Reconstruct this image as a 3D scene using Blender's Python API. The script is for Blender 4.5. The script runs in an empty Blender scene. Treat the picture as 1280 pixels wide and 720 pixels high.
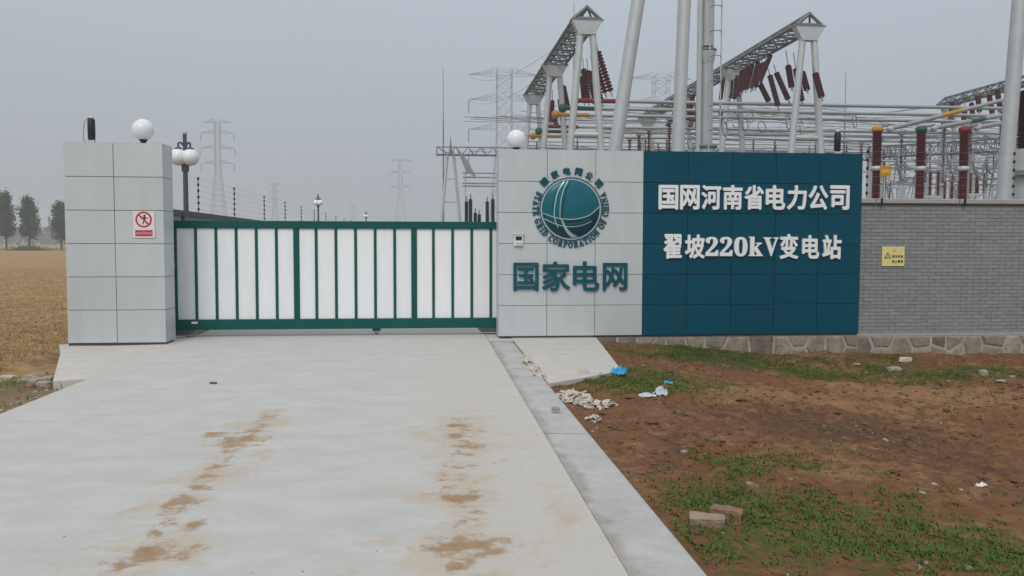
import bpy, bmesh, math, random
import numpy as np
from mathutils import Vector, Matrix, noise as mnoise

SC = bpy.context.scene
COL = SC.collection
R = math.radians
random.seed(7)
RNG = np.random.default_rng(7)

# ------------------------------------------------------------------ camera
FPX, CX, CY = 1050.0, 640.0, 360.0          # focal length in pixels of the 1280 px wide photograph
YAW, PITCH, CAMH = R(5.6), math.atan(57 / 1050), 1.6
cam_d = bpy.data.cameras.new('camera')
cam_d.sensor_width = 36.0
cam_d.lens = FPX / 1280 * 36.0
cam_d.clip_end = 6000
cam = bpy.data.objects.new('camera', cam_d)
COL.objects.link(cam)
cam.location = (0, 0, CAMH)
cam.rotation_euler = (R(90) - PITCH, R(-0.12), -YAW)
SC.camera = cam

# ------------------------------------------------------------------ overcast sky
world = bpy.data.worlds.new('World')
SC.world = world
world.use_nodes = True
wn, wl = world.node_tree.nodes, world.node_tree.links
bg = wn['Background']
sky = wn.new('ShaderNodeTexSky')
sky.sky_type = 'NISHITA'
sky.sun_disc = False
SUN_EL, SUN_AZ = R(44), R(198)               # azimuth clockwise from +Y: behind the camera, to its left
sky.sun_elevation = SUN_EL
sky.sun_rotation = SUN_AZ
sky.dust_density = 6.0
sky.air_density = 1.5
hs = wn.new('ShaderNodeHueSaturation')
hs.inputs['Saturation'].default_value = 0.35
hs.inputs['Value'].default_value = 0.09
wl.new(sky.outputs[0], hs.inputs['Color'])
tc = wn.new('ShaderNodeTexCoord')
sep = wn.new('ShaderNodeSeparateXYZ')
wl.new(tc.outputs['Generated'], sep.inputs[0])
rmp = wn.new('ShaderNodeValToRGB')            # cloud deck: duller at the horizon, brighter overhead
rmp.color_ramp.elements[0].position = 0.0
rmp.color_ramp.elements[0].color = (0.385, 0.425, 0.483, 1)
rmp.color_ramp.elements[1].position = 1.0
rmp.color_ramp.elements[1].color = (0.98, 1.00, 1.02, 1)
e = rmp.color_ramp.elements.new(0.30)
e.color = (0.515, 0.585, 0.645, 1)
wl.new(sep.outputs['Z'], rmp.inputs[0])
cn = wn.new('ShaderNodeTexNoise')
cn.inputs['Scale'].default_value = 1.6
cn.inputs['Detail'].default_value = 3
wl.new(tc.outputs['Generated'], cn.inputs['Vector'])
cr = wn.new('ShaderNodeMapRange')
cr.inputs['To Min'].default_value = 0.95
cr.inputs['To Max'].default_value = 1.05
wl.new(cn.outputs[0], cr.inputs['Value'])
mul = wn.new('ShaderNodeMix')
mul.data_type = 'RGBA'
mul.blend_type = 'MULTIPLY'
mul.inputs[0].default_value = 1
wl.new(rmp.outputs[0], mul.inputs[6])
wl.new(cr.outputs[0], mul.inputs[7])
mx = wn.new('ShaderNodeMix')
mx.data_type = 'RGBA'
mx.inputs[0].default_value = 0.85
wl.new(hs.outputs[0], mx.inputs[6])
wl.new(mul.outputs[2], mx.inputs[7])
wl.new(mx.outputs[2], bg.inputs['Color'])
bg.inputs['Strength'].default_value = 1.0

sun_d = bpy.data.lights.new('sun', 'SUN')
sun_d.energy = 1.25
sun_d.angle = R(25)
sun_d.color = (1.0, 0.97, 0.92)
sun = bpy.data.objects.new('sun', sun_d)
COL.objects.link(sun)
_sd = Vector((math.sin(SUN_AZ) * math.cos(SUN_EL), math.cos(SUN_AZ) * math.cos(SUN_EL), math.sin(SUN_EL)))
sun.rotation_euler = _sd.to_track_quat('Z', 'Y').to_euler()
sun.location = (0, 0, 30)

vs = SC.view_settings
vs.view_transform = 'Standard'
vs.look = 'None'
vs.exposure = 0.0
vs.gamma = 1.0
vs.use_curve_mapping = False
cy = SC.cycles
cy.use_denoising = True
cy.volume_bounces = 1
cy.max_bounces = 6
cy.volume_step_rate = 10
cy.use_adaptive_sampling = False

# ------------------------------------------------------------------ measuring helpers (photograph pixel -> place)
_sy, _cy = math.sin(YAW), math.cos(YAW)
_sp, _cp = math.sin(PITCH), math.cos(PITCH)
CF = Vector((_sy * _cp, _cy * _cp, -_sp))
CR = Vector((_cy, -_sy, 0))
CU = Vector((_sy * _sp, _cy * _sp, _cp))
CAMP = Vector((0, 0, CAMH))
def ray(px, py): return CF + CR * ((px - CX) / FPX) + CU * ((CY - py) / FPX)
def P(px, py, D):                              # point at forward ground distance D
    d = ray(px, py); return CAMP + d * (D / (d.x * _sy + d.y * _cy))
def G(px, py, z=0.0):                          # point on a level at height z
    d = ray(px, py); return CAMP + d * ((z - CAMH) / d.z)
def W(px, py, yw):                             # point on an upright plane y = yw
    d = ray(px, py); return CAMP + d * (yw / d.y)
def DX(px, x):                                 # forward distance at which column px meets the plane X = x
    return x / ((px - CX) / FPX * _cy + _sy)
def sstep(a, b, t):
    t = np.clip((np.asarray(t, float) - a) / (b - a), 0, 1); return t * t * (3 - 2 * t)

# numpy value noise
_tab = RNG.random((256, 256))
def vnoise(x, y):
    x = np.asarray(x, float); y = np.asarray(y, float)
    xi = np.floor(x).astype(int); yi = np.floor(y).astype(int)
    fx = x - xi; fy = y - yi
    fx = fx * fx * (3 - 2 * fx); fy = fy * fy * (3 - 2 * fy)
    a = _tab[xi % 256, yi % 256]; b = _tab[(xi + 1) % 256, yi % 256]
    c = _tab[xi % 256, (yi + 1) % 256]; d = _tab[(xi + 1) % 256, (yi + 1) % 256]
    return (a * (1 - fx) + b * fx) * (1 - fy) + (c * (1 - fx) + d * fx) * fy
def fbm(x, y, o=4):
    s = 0; a = .5; t = 0
    for i in range(o):
        s = s + a * vnoise(x * 2 ** i + 17.3 * i, y * 2 ** i + 5.1 * i); t += a; a *= .5
    return s / t

# ------------------------------------------------------------------ materials
MATS = {}
def mat(name, col, rough=.6, metal=0.0, var=.08, scale=6.0, bump=0.0, bscale=60.0, col2=None, spec=.4, rnd=0.0, stretch=None):
    m = bpy.data.materials.new(name)
    m.use_nodes = True
    n, l = m.node_tree.nodes, m.node_tree.links
    b = n['Principled BSDF']
    b.inputs['Roughness'].default_value = rough
    b.inputs['Metallic'].default_value = metal
    b.inputs['Specular IOR Level'].default_value = spec
    t = n.new('ShaderNodeTexCoord')
    nz = n.new('ShaderNodeTexNoise')
    nz.inputs['Scale'].default_value = scale
    nz.inputs['Detail'].default_value = 5
    nz.inputs['Roughness'].default_value = .65
    mpv = n.new('ShaderNodeMapping')
    if stretch: mpv.inputs['Scale'].default_value = stretch
    l.new(t.outputs['Object'], mpv.inputs[0])
    if rnd:
        oi0 = n.new('ShaderNodeObjectInfo'); k0 = n.new('ShaderNodeMath'); k0.operation = 'MULTIPLY'; k0.inputs[1].default_value = 37.0
        l.new(oi0.outputs['Random'], k0.inputs[0]); l.new(k0.outputs[0], mpv.inputs['Location'])
    l.new(mpv.outputs[0], nz.inputs['Vector'])
    mr = n.new('ShaderNodeMapRange')
    mr.inputs['From Min'].default_value = .25
    mr.inputs['From Max'].default_value = .75
    l.new(nz.outputs[0], mr.inputs['Value'])
    mixn = n.new('ShaderNodeMix')
    mixn.data_type = 'RGBA'
    c2 = col2 or tuple(c * (1 + var) for c in col)
    c1 = col if col2 else tuple(c * (1 - var) for c in col)
    mixn.inputs[6].default_value = (*c1, 1)
    mixn.inputs[7].default_value = (*c2, 1)
    l.new(mr.outputs[0], mixn.inputs[0])
    out = mixn.outputs[2]
    if rnd:
        oi = n.new('ShaderNodeObjectInfo')
        at = n.new('ShaderNodeAttribute'); at.attribute_name = 'rnd'
        ad = n.new('ShaderNodeMath'); ad.operation = 'ADD'
        l.new(oi.outputs['Random'], ad.inputs[0]); l.new(at.outputs['Fac'], ad.inputs[1])
        fr = n.new('ShaderNodeMath'); fr.operation = 'FRACT'; l.new(ad.outputs[0], fr.inputs[0])
        r2 = n.new('ShaderNodeMapRange')
        r2.inputs['To Min'].default_value = 1 - rnd
        r2.inputs['To Max'].default_value = 1 + rnd
        l.new(fr.outputs[0], r2.inputs['Value'])
        m2 = n.new('ShaderNodeMix'); m2.data_type = 'RGBA'; m2.blend_type = 'MULTIPLY'; m2.inputs[0].default_value = 1
        l.new(out, m2.inputs[6]); l.new(r2.outputs[0], m2.inputs[7])
        out = m2.outputs[2]
    l.new(out, b.inputs['Base Color'])
    if bump:
        bz = n.new('ShaderNodeTexNoise')
        bz.inputs['Scale'].default_value = bscale
        bz.inputs['Detail'].default_value = 4
        l.new(t.outputs['Object'], bz.inputs['Vector'])
        bp = n.new('ShaderNodeBump')
        bp.inputs['Strength'].default_value = bump
        bp.inputs['Distance'].default_value = .02
        l.new(bz.outputs[0], bp.inputs['Height'])
        l.new(bp.outputs[0], b.inputs['Normal'])
    MATS[name] = m
    return m

M = MATS
mat('silver_panel', (.55, .583, .595), rough=.40, metal=.2, var=.055, scale=2.0, rnd=.03, stretch=(2.2, 1, .5))
mat('teal_panel', (.001, .064, .104), rough=.45, var=.07, scale=2.0, rnd=.05, spec=.12, stretch=(2, 1, .5))
mat('joint_dark', (.05, .055, .06), rough=.8)
mat('core_grey', (.30, .31, .31), rough=.7)
mat('gate_white', (.83, .84, .85), rough=.45, var=.045, scale=2.4, rnd=.025, stretch=(3, 1, .45))
mat('gate_green', (.002, .085, .072), rough=.4, var=.06, spec=.2)
mat('letter_white', (.80, .81, .82), rough=.4, var=.02)
mat('letter_teal', (.003, .080, .110), rough=.4, var=.05, spec=.2)
mat('emblem_teal', (.004, .115, .150), rough=.25, spec=.3, var=.15, scale=2.2)
mat('emblem_dark', (.004, .040, .060), rough=.25, var=.15, scale=3)
mat('emblem_silver', (.42, .56, .58), rough=.3, metal=.3, var=.05)
mat('brick_grey', (.245, .255, .265), rough=.88, var=.12, scale=14, bump=.3, bscale=90, rnd=.085)
mat('mortar_dark', (.18, .185, .19), rough=.95, bump=.3)
mat('coping', (.36, .345, .32), rough=.85, var=.12, scale=5, bump=.2)
mat('stone', (.15, .13, .105), rough=.9, col2=(.33, .285, .225), scale=6, bump=.8, bscale=30, rnd=.35)
mat('mortar_pale', (.36, .325, .28), rough=.95, var=.28, scale=4, bump=.4)
mat('galv', (.50, .515, .525), rough=.5, metal=.25, var=.09, scale=2.5, rnd=.04)
mat('lattice_hazed', (.42, .44, .46), rough=.7, var=.1)  # pylon steel lightened: distance haze painted into the colour
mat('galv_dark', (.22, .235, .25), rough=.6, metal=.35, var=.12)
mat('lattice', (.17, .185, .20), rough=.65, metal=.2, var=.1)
mat('bus_metal', (.36, .365, .37), rough=.45, metal=.5, var=.08, scale=1.0)
mat('porcelain_red', (.105, .010, .016), rough=.35, spec=.3, var=.15, rnd=.15)
mat('black_plastic', (.012, .013, .016), rough=.5)
mat('cap_yellow', (.48, .23, .01), rough=.5)
mat('cap_green', (.008, .085, .05), rough=.5)
mat('cap_red', (.22, .010, .022), rough=.5)
mat('globe', (.80, .81, .83), rough=.25, var=.02)
mat('lamp_metal', (.07, .085, .10), rough=.5)
mat('sign_white', (.72, .70, .70), rough=.4, var=.03)
mat('sign_red', (.50, .015, .045), rough=.4, var=.08, scale=20)
mat('sign_black', (.02, .02, .022), rough=.5)
mat('sign_yellow', (.70, .64, .27), rough=.5, var=.06, scale=12)
mat('sign_orange', (.72, .40, .05), rough=.5)
mat('wire', (.30, .31, .33), rough=.5, metal=.4)
mat('concrete_pale', (.52, .495, .465), rough=.85, var=.10, scale=3, bump=.25, bscale=40)
mat('concrete_edge', (.36, .36, .355), rough=.85, col2=(.51, .505, .49), scale=2.2, bump=.2, bscale=50)
mat('wall_render', (.28, .285, .30), rough=.85, var=.1, scale=2)
mat('wall_cap', (.10, .095, .10), rough=.8)
mat('bark', (.11, .09, .07), rough=.9, bump=.4)
mat('leaf', (.024, .052, .020), rough=.7, col2=(.052, .092, .036), scale=.5, rnd=0)
mat('brick_red', (.19, .105, .07), rough=.95, col2=(.30, .185, .12), scale=12, bump=.4)
mat('brick_pale', (.37, .28, .20), rough=.95, col2=(.22, .16, .12), scale=14, bump=.4)
mat('plaster', (.60, .54, .48), rough=.9, col2=(.44, .38, .32), scale=14, bump=.4)
mat('plastic_blue', (.03, .33, .60), rough=.35, var=.2, scale=20)
mat('plastic_pale', (.52, .58, .62), rough=.35, var=.15, scale=20)
mat('rubble', (.26, .23, .20), rough=.9, col2=(.40, .34, .29), scale=12, bump=.4)
mat('rubber', (.02, .02, .02), rough=.8)
mat('grass_blade', (.050, .105, .016), rough=.8, col2=(.125, .165, .036), scale=2.5, spec=.2)
mat('straw', (.44, .29, .125), rough=.9, col2=(.25, .15, .065), scale=3, spec=.15)
mat('clod', (.080, .040, .020), rough=.97, col2=(.205, .112, .056), scale=6, spec=.15)
mat('hill', (.05, .065, .055), rough=1, var=.2, scale=.02)
mat('tree_line', (.035, .05, .035), rough=1, var=.3, scale=.05)
mat('far_ground', (.22, .17, .10), rough=1, col2=(.14, .13, .07), scale=.02)

def ground_mat(name, layers, bump=.5, bscale=35, rough=.95, streak=None):
    """layers: [(attr or None, colourA, colourB, noise scale)], each blended over the one before by a vertex mask."""
    m = bpy.data.materials.new(name); m.use_nodes = True
    n, l = m.node_tree.nodes, m.node_tree.links
    b = n['Principled BSDF']; b.inputs['Roughness'].default_value = rough; b.inputs['Specular IOR Level'].default_value = .25
    t = n.new('ShaderNodeTexCoord'); out = None
    for attr, ca, cb, sc, edge in layers:
        mp = n.new('ShaderNodeMapping'); l.new(t.outputs['Object'], mp.inputs[0])
        if streak and out is None: mp.inputs['Scale'].default_value = streak
        nz = n.new('ShaderNodeTexNoise'); nz.inputs['Scale'].default_value = sc; nz.inputs['Detail'].default_value = 8; nz.inputs['Roughness'].default_value = .72
        l.new(mp.outputs[0], nz.inputs['Vector'])
        mr = n.new('ShaderNodeMapRange'); mr.inputs['From Min'].default_value = .3; mr.inputs['From Max'].default_value = .7
        l.new(nz.outputs[0], mr.inputs['Value'])
        mi = n.new('ShaderNodeMix'); mi.data_type = 'RGBA'
        mi.inputs[6].default_value = (*ca, 1); mi.inputs[7].default_value = (*cb, 1); l.new(mr.outputs[0], mi.inputs[0])
        if out is None: out = mi.outputs[2]; continue
        at = n.new('ShaderNodeAttribute'); at.attribute_name = attr
        n2 = n.new('ShaderNodeTexNoise'); n2.inputs['Scale'].default_value = edge; n2.inputs['Detail'].default_value = 7; n2.inputs['Roughness'].default_value = .7
        l.new(mp.outputs[0], n2.inputs['Vector'])
        ma = n.new('ShaderNodeMath'); ma.operation = 'MULTIPLY_ADD'; ma.inputs[1].default_value = 2.8; ma.inputs[2].default_value = -1.4
        l.new(n2.outputs[0], ma.inputs[0])
        ad = n.new('ShaderNodeMath'); ad.operation = 'ADD'; l.new(at.outputs['Fac'], ad.inputs[0]); l.new(ma.outputs[0], ad.inputs[1])
        m2 = n.new('ShaderNodeMapRange'); m2.interpolation_type = 'SMOOTHSTEP'
        m2.inputs['From Min'].default_value = .28; m2.inputs['From Max'].default_value = .78
        l.new(ad.outputs[0], m2.inputs['Value'])
        # no mask, no layer
        g = n.new('ShaderNodeMapRange'); g.inputs['From Max'].default_value = .12; l.new(at.outputs['Fac'], g.inputs['Value'])
        mm = n.new('ShaderNodeMath'); mm.operation = 'MULTIPLY'; l.new(m2.outputs[0], mm.inputs[0]); l.new(g.outputs[0], mm.inputs[1])
        mo = n.new('ShaderNodeMix'); mo.data_type = 'RGBA'; l.new(mm.outputs[0], mo.inputs[0]); l.new(out, mo.inputs[6]); l.new(mi.outputs[2], mo.inputs[7])
        out = mo.outputs[2]
    l.new(out, b.inputs['Base Color'])
    bz = n.new('ShaderNodeTexNoise'); bz.inputs['Scale'].default_value = bscale; bz.inputs['Detail'].default_value = 8; bz.inputs['Roughness'].default_value = .65
    l.new(t.outputs['Object'], bz.inputs['Vector'])
    bp = n.new('ShaderNodeBump'); bp.inputs['Strength'].default_value = bump; bp.inputs['Distance'].default_value = .03
    l.new(bz.outputs[0], bp.inputs['Height']); l.new(bp.outputs[0], b.inputs['Normal'])
    M[name] = m
    return m

# ------------------------------------------------------------------ mesh helpers
ORG = {}
class MB:
    def __init__(s): s.v = []; s.f = []; s.sm = []
    def add(s, vs, fs, smooth=False):
        o = len(s.v); s.v += [tuple(v) for v in vs]; s.f += [tuple(i + o for i in f) for f in fs]; s.sm += [smooth] * len(fs); return s
    def box(s, x0, x1, y0, y1, z0, z1):
        return s.add([(x0,y0,z0),(x1,y0,z0),(x1,y1,z0),(x0,y1,z0),(x0,y0,z1),(x1,y0,z1),(x1,y1,z1),(x0,y1,z1)],
              [(0,3,2,1),(4,5,6,7),(0,1,5,4),(1,2,6,5),(2,3,7,6),(3,0,4,7)])
    def bevel_box(s, x0, x1, y0, y1, z0, z1, b=.006):
        """box whose front (-Y) edges are chamfered"""
        return s.add([(x0,y1,z0),(x1,y1,z0),(x1,y1,z1),(x0,y1,z1),(x0,y0+b,z0),(x1,y0+b,z0),(x1,y0+b,z1),(x0,y0+b,z1),
                      (x0+b,y0,z0+b),(x1-b,y0,z0+b),(x1-b,y0,z1-b),(x0+b,y0,z1-b)],
              [(0,3,2,1),(0,1,5,4),(1,2,6,5),(2,3,7,6),(3,0,4,7),(4,5,9,8),(5,6,10,9),(6,7,11,10),(7,4,8,11),(8,9,10,11)])
    def tube(s, a, b, r0, r1=None, n=8, caps=True, smooth=True):
        a = Vector(a); b = Vector(b); r1 = r0 if r1 is None else r1
        d = (b - a); 
        if d.length < 1e-6: return s
        d.normalize(); u = d.orthogonal().normalized(); w = d.cross(u); vs = []
        for p, r in ((a, r0), (b, r1)):
            for i in range(n):
                t = 2 * math.pi * (i + .5) / n; vs.append(p + (u * math.cos(t) + w * math.sin(t)) * r)
        fs = [(i, (i + 1) % n, n + (i + 1) % n, n + i) for i in range(n)]
        s.add(vs, fs, smooth)
        if caps: s.add(vs[:n][::-1], [tuple(range(n))]); s.add(vs[n:], [tuple(range(n))])
        return s
    def bar(s, a, b, r): return s.tube(a, b, r, n=4, caps=False, smooth=False)
    def path(s, pts, r, n=6):
        for a, b in zip(pts, pts[1:]): s.tube(a, b, r, n=n, caps=True)
        return s
    def lathe(s, c, prof, n=16, axis=Vector((0,0,1)), smooth=True):
        c = Vector(c); d = Vector(axis).normalized(); u = d.orthogonal().normalized(); w = d.cross(u); vs = []
        for r, z in prof:
            for i in range(n):
                t = 2 * math.pi * i / n; vs.append(c + d * z + (u * math.cos(t) + w * math.sin(t)) * r)
        fs = []
        for k in range(len(prof) - 1):
            for i in range(n): fs.append((k*n+i, k*n+(i+1)%n, (k+1)*n+(i+1)%n, (k+1)*n+i))
        return s.add(vs, fs, smooth)
    def sphere(s, c, r, n=24, m=14, z=1.0):
        return s.lathe(c, [(r*math.sin(math.pi*k/m) + 1e-5, -r*z*math.cos(math.pi*k/m)) for k in range(m+1)], n)
    def prism(s, poly, y0, y1):
        """poly in (x, z), front face at y0, back at y1"""
        n = len(poly)
        s.add([(x, y0, z) for x, z in poly] + [(x, y1, z) for x, z in poly],
              [tuple(range(n)), tuple(range(2*n-1, n-1, -1))] + [(i, n+i, n+(i+1)%n, (i+1)%n) for i in range(n)])
        return s
    def slab(s, poly, z0, z1):
        """poly in (x, y), or (x, y, ztop)"""
        n = len(poly); top = [(p[0], p[1], p[2] if len(p) > 2 else z1) for p in poly]
        s.add([(p[0], p[1], z0) for p in poly] + top, [tuple(range(n-1,-1,-1)), tuple(range(n, 2*n))] + [(i, (i+1)%n, n+(i+1)%n, n+i) for i in range(n)])
        return s
    def build(s, name, m, parent=None, origin=None):
        og = ORG[parent] if parent else Vector(origin if origin is not None else (0, 0, 0))
        me = bpy.data.meshes.new(name)
        me.from_pydata([(x-og.x, y-og.y, z-og.z) for x, y, z in s.v], [], s.f)
        me.polygons.foreach_set('use_smooth', s.sm)
        bm = bmesh.new(); bm.from_mesh(me); bmesh.ops.recalc_face_normals(bm, faces=bm.faces); bm.to_mesh(me); bm.free()
        me.materials.append(M[m])
        o = bpy.data.objects.new(name, me); COL.objects.link(o)
        ORG[o] = og
        if parent: o.parent = parent
        else: o.location = og
        return o
def thing(name, label, cat, loc, group=None):
    o = bpy.data.objects.new(name, None); COL.objects.link(o)
    o.location = loc; o.empty_display_size = .2
    ORG[o] = Vector(loc); return tag(o, label, cat, group)
def tag(o, label, cat, group=None):
    o['label'] = label; o['category'] = cat
    if group: o['group'] = group
    return o
def part(name, me, parent, loc, scale=None, rot=None):
    o = bpy.data.objects.new(name, me); COL.objects.link(o)
    o.parent = parent; o.location = Vector(loc) - ORG[parent]; ORG[o] = ORG[parent]
    if scale: o.scale = scale
    if rot is not None: o.rotation_euler = rot
    return o
def structure(o): o['kind'] = 'structure'; return o
def stuff(o): o['kind'] = 'stuff'; return o
def np_mesh(name, V, F, m, smooth=True, attrs=None, parent=None, origin=(0, 0, 0)):
    V = np.asarray(V, np.float32) - np.asarray(origin, np.float32); F = np.asarray(F, np.int32); k = F.shape[1]
    me = bpy.data.meshes.new(name)
    me.vertices.add(len(V)); me.vertices.foreach_set('co', V.ravel())
    me.loops.add(F.size); me.loops.foreach_set('vertex_index', F.ravel())
    me.polygons.add(len(F)); me.polygons.foreach_set('loop_start', np.arange(len(F), dtype=np.int32) * k)
    me.polygons.foreach_set('use_smooth', np.full(len(F), smooth))
    me.update(calc_edges=True); me.validate()
    for an, val in (attrs or {}).items():
        a = me.attributes.new(an, 'FLOAT', 'POINT'); a.data.foreach_set('value', np.asarray(val, np.float32).ravel())
    me.materials.append(M[m])
    o = bpy.data.objects.new(name, me); COL.objects.link(o); o.location = origin
    if parent: o.parent = parent; o.location = (0, 0, 0)
    ORG[o] = Vector(origin)
    return o
def grid(xs, ys, zf):
    X, Y = np.meshgrid(xs, ys); Z = zf(X, Y); n, m = X.shape
    V = np.stack([X.ravel(), Y.ravel(), Z.ravel()], 1)
    i = np.arange(n * m).reshape(n, m)
    F = np.stack([i[:-1, :-1].ravel(), i[:-1, 1:].ravel(), i[1:, 1:].ravel(), i[1:, :-1].ravel()], 1)
    return X, Y, V, F

# ------------------------------------------------------------------ lettering
_gl = {}
def glyph(ch, bold):
    if (ch, bold) in _gl: return _gl[ch, bold]
    c = bpy.data.curves.new('g', 'FONT'); c.body = ch; c.resolution_u = 3
    o = bpy.data.objects.new('g', c); COL.objects.link(o)
    dg = bpy.context.evaluated_depsgraph_get()
    me = bpy.data.meshes.new_from_object(o.evaluated_get(dg))
    vs = [v.co.copy() for v in me.vertices]; fs = [tuple(p.vertices) for p in me.polygons]
    # outline edges: used by exactly one face
    cnt = {}
    for f in fs:
        for a, b in zip(f, f[1:] + f[:1]): cnt.setdefault((min(a, b), max(a, b)), []).append((a, b))
    rim = [v[0] for v in cnt.values() if len(v) == 1]
    bpy.data.objects.remove(o); bpy.data.curves.remove(c); bpy.data.meshes.remove(me)
    offs = [(0, 0)]
    if bold: offs += [(bold * math.cos(t), bold * math.sin(t)) for t in [math.pi / 4 * k for k in range(8)]]
    xs = [v.x for v in vs]; ys = [v.y for v in vs]
    bb = (min(xs) - bold, max(xs) + bold, min(ys) - bold, max(ys) + bold)
    _gl[ch, bold] = (vs, fs, rim, offs, bb)
    return _gl[ch, bold]
def put_char(mb, ch, bold, to_world, depth):
    """to_world(u, v, d): u, v in 0..1 across the glyph's box, d = distance out from the wall"""
    vs, fs, rim, offs, (x0, x1, y0, y1) = glyph(ch, bold)
    for k, (ox, oy) in enumerate(offs):
        d = depth + k * .0002
        top = [to_world((v.x + ox - x0) / (x1 - x0), (v.y + oy - y0) / (y1 - y0), d) for v in vs]
        bot = [to_world((v.x + ox - x0) / (x1 - x0), (v.y + oy - y0) / (y1 - y0), 0) for v in vs]
        n = len(vs)
        mb.add(top + bot, fs + [(b, a, a + n, b + n) for a, b in rim])
def raw_build(mb, name, m, parent):
    og = ORG[parent]
    me = bpy.data.meshes.new(name); me.from_pydata([(x-og.x, y-og.y, z-og.z) for x, y, z in mb.v], [], mb.f)
    me.materials.append(M[m]); o = bpy.data.objects.new(name, me); COL.objects.link(o); o.parent = parent; ORG[o] = og
    return o
def char_box(name, ch, bold, pb, yw, depth, m, parent):
    """one raised character filling the photograph box pb = (px0, px1, py0, py1) on the plane y = yw"""
    a = W(pb[0], pb[3], yw); b = W(pb[1], pb[2], yw)
    mb = MB(); put_char(mb, ch, bold, lambda u, v, d: (a.x + (b.x-a.x)*u, yw - d, a.z + (b.z-a.z)*v), depth)
    return raw_build(mb, name, m, parent)

# ================================================================== SETTING
YG, YWALL, YP = 14.6, 13.9, 13.60               # gate plane, sign wall front, pillar front
XP0, XP1 = -5.595, -4.115                         # gate pillar
XS0, XS1, XS2 = 1.14, 3.585, 7.435               # sign wall: silver part, teal part
ZTOP = 3.13

def ellipses(X, Y, items, z=0.0):
    """items: (px, py, rx, ry, strength) blots seen in the photograph, laid out on the ground"""
    S = np.zeros_like(X)
    for px, py, rx, ry, a in items:
        c = G(px, py, z); ex = (G(px + rx, py, z) - c).length; ey = (G(px, py + ry, z) - G(px, py - ry, z)).length / 2
        dx, dy = X - c.x, Y - c.y
        u = dx * _cy - dy * _sy; w = dx * _sy + dy * _cy
        S = np.maximum(S, a * np.exp(-((u / ex) ** 2 + (w / ey) ** 2) * 1.1))
    return S

# --- ground sheet out to the horizon
mb = MB()
mb.add([(-1600,-60,-.75),(1600,-60,-.75),(1600,1600,-.75),(-1600,1600,-.75)], [(0,1,2,3)])
structure(mb.build('ground', 'far_ground'))

# --- concrete driveway
DW0, DW1 = -3.97, .955
X, Y, V, F = grid(np.arange(DW0, DW1 + .01, .0246), np.arange(.5, 24, .045), lambda X, Y: .004 * (fbm(X * .7, Y * .7, 3) - .5))
n_ = len(V)
mud = ellipses(X, Y, [(300,551,34,9,1), (268,544,22,5,.8), (327,527,16,16,.55), (228,631,26,6,.95), (207,633,14,4,.8), (190,691,42,13,.95),
    (243,657,18,14,.7), (265,598,16,22,.5), (158,706,34,11,.8), (290,575,14,14,.4), (235,690,20,12,.75),
    (577,533,20,5,.95), (572,545,24,5,.9), (590,559,30,5,.85), (570,557,20,4,.7), (575,622,36,9,1.05), (600,641,22,5,.7), (582,650,22,9,.7),
    (582,682,58,15,1.05), (575,706,30,14,.8), (540,672,30,6,.6), (622,690,26,8,.8), (560,600,24,10,.35), (585,585,20,10,.45), (628,577,14,4,.5)] + [(335 - 185*k/13, 522 + 190*k/13, 17 + k*.8, 10, .66) for k in range(14)] + [(578 + 8*math.sin(k), 526 + 14*k, 24, 9, .55) for k in range(14)])
dust = ellipses(X, Y, [(320,535,60,36,.68), (260,600,70,60,.66), (195,685,90,44,.72), (575,545,80,44,.68), (580,610,85,54,.7), (580,690,120,54,.75), (700,640,70,90,.4), (640,560,60,50,.3), (480,440,200,12,.3)])
ground_mat('concrete_drive', [(None, (.46, .458, .445), (.56, .555, .538), 2.6, 0), ('warm', (.50, .475, .44), (.55, .525, .49), 3.0, 1.2), ('dust', (.47, .405, .325), (.53, .48, .415), 7.0, 3.0),
    ('mud', (.25, .155, .085), (.43, .30, .185), 16.0, 8.0)], bump=.3, bscale=55, rough=.8, streak=(.7, 1.4, 1))
warm = np.maximum(sstep(-.9, .6, X + .8 * (fbm(X * .7, Y * .5) - .5)) * .75, sstep(-3.55, -3.85, X) * .8)
o = structure(np_mesh('driveway', V, F, 'concrete_drive', attrs={'mud': mud * .86, 'dust': dust, 'warm': warm}))
sk = MB(); sk.add([(DW0,.5,-.004),(DW0,24,-.004),(DW0,24,-.2),(DW0,.5,-.2)], [(0,1,2,3)]); sk.add([(DW1,.5,-.004),(DW1,24,-.004),(DW1,24,-.2),(DW1,.5,-.2)], [(3,2,1,0)])
structure(sk.build('driveway_side', 'concrete_pale'))

# --- concrete edge strip along the driveway, cast in bays
E1 = 1.365
ground_mat('concrete_strip', [(None, (.37, .37, .36), (.53, .52, .505), 3.0, 0), ('dirt_shade', (.31, .29, .265), (.42, .40, .37), 6.0, 2.6)], bump=.3, bscale=45, rough=.85)
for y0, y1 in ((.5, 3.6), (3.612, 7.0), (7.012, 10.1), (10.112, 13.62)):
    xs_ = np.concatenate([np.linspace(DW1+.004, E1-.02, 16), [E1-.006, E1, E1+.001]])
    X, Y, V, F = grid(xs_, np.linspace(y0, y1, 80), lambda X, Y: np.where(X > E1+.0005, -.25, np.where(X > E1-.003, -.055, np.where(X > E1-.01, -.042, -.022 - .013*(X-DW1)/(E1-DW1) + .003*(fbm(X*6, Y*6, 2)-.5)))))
    dirt_shade = np.clip(1.15 - (X - DW1) / .13 * (.55 + .9 * fbm(X * 2, Y * 1.1 + 3)), 0, 1) * .75 + .28 * np.clip(fbm(X * 3 + 5, Y * 1.6, 4) * 2 - .75, 0, 1)  # dirt by the slab and in patches, with the slab edge's shade painted in
    structure(np_mesh('driveway_edge_strip', V, F, 'concrete_strip', attrs={'dirt_shade': dirt_shade}))

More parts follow.
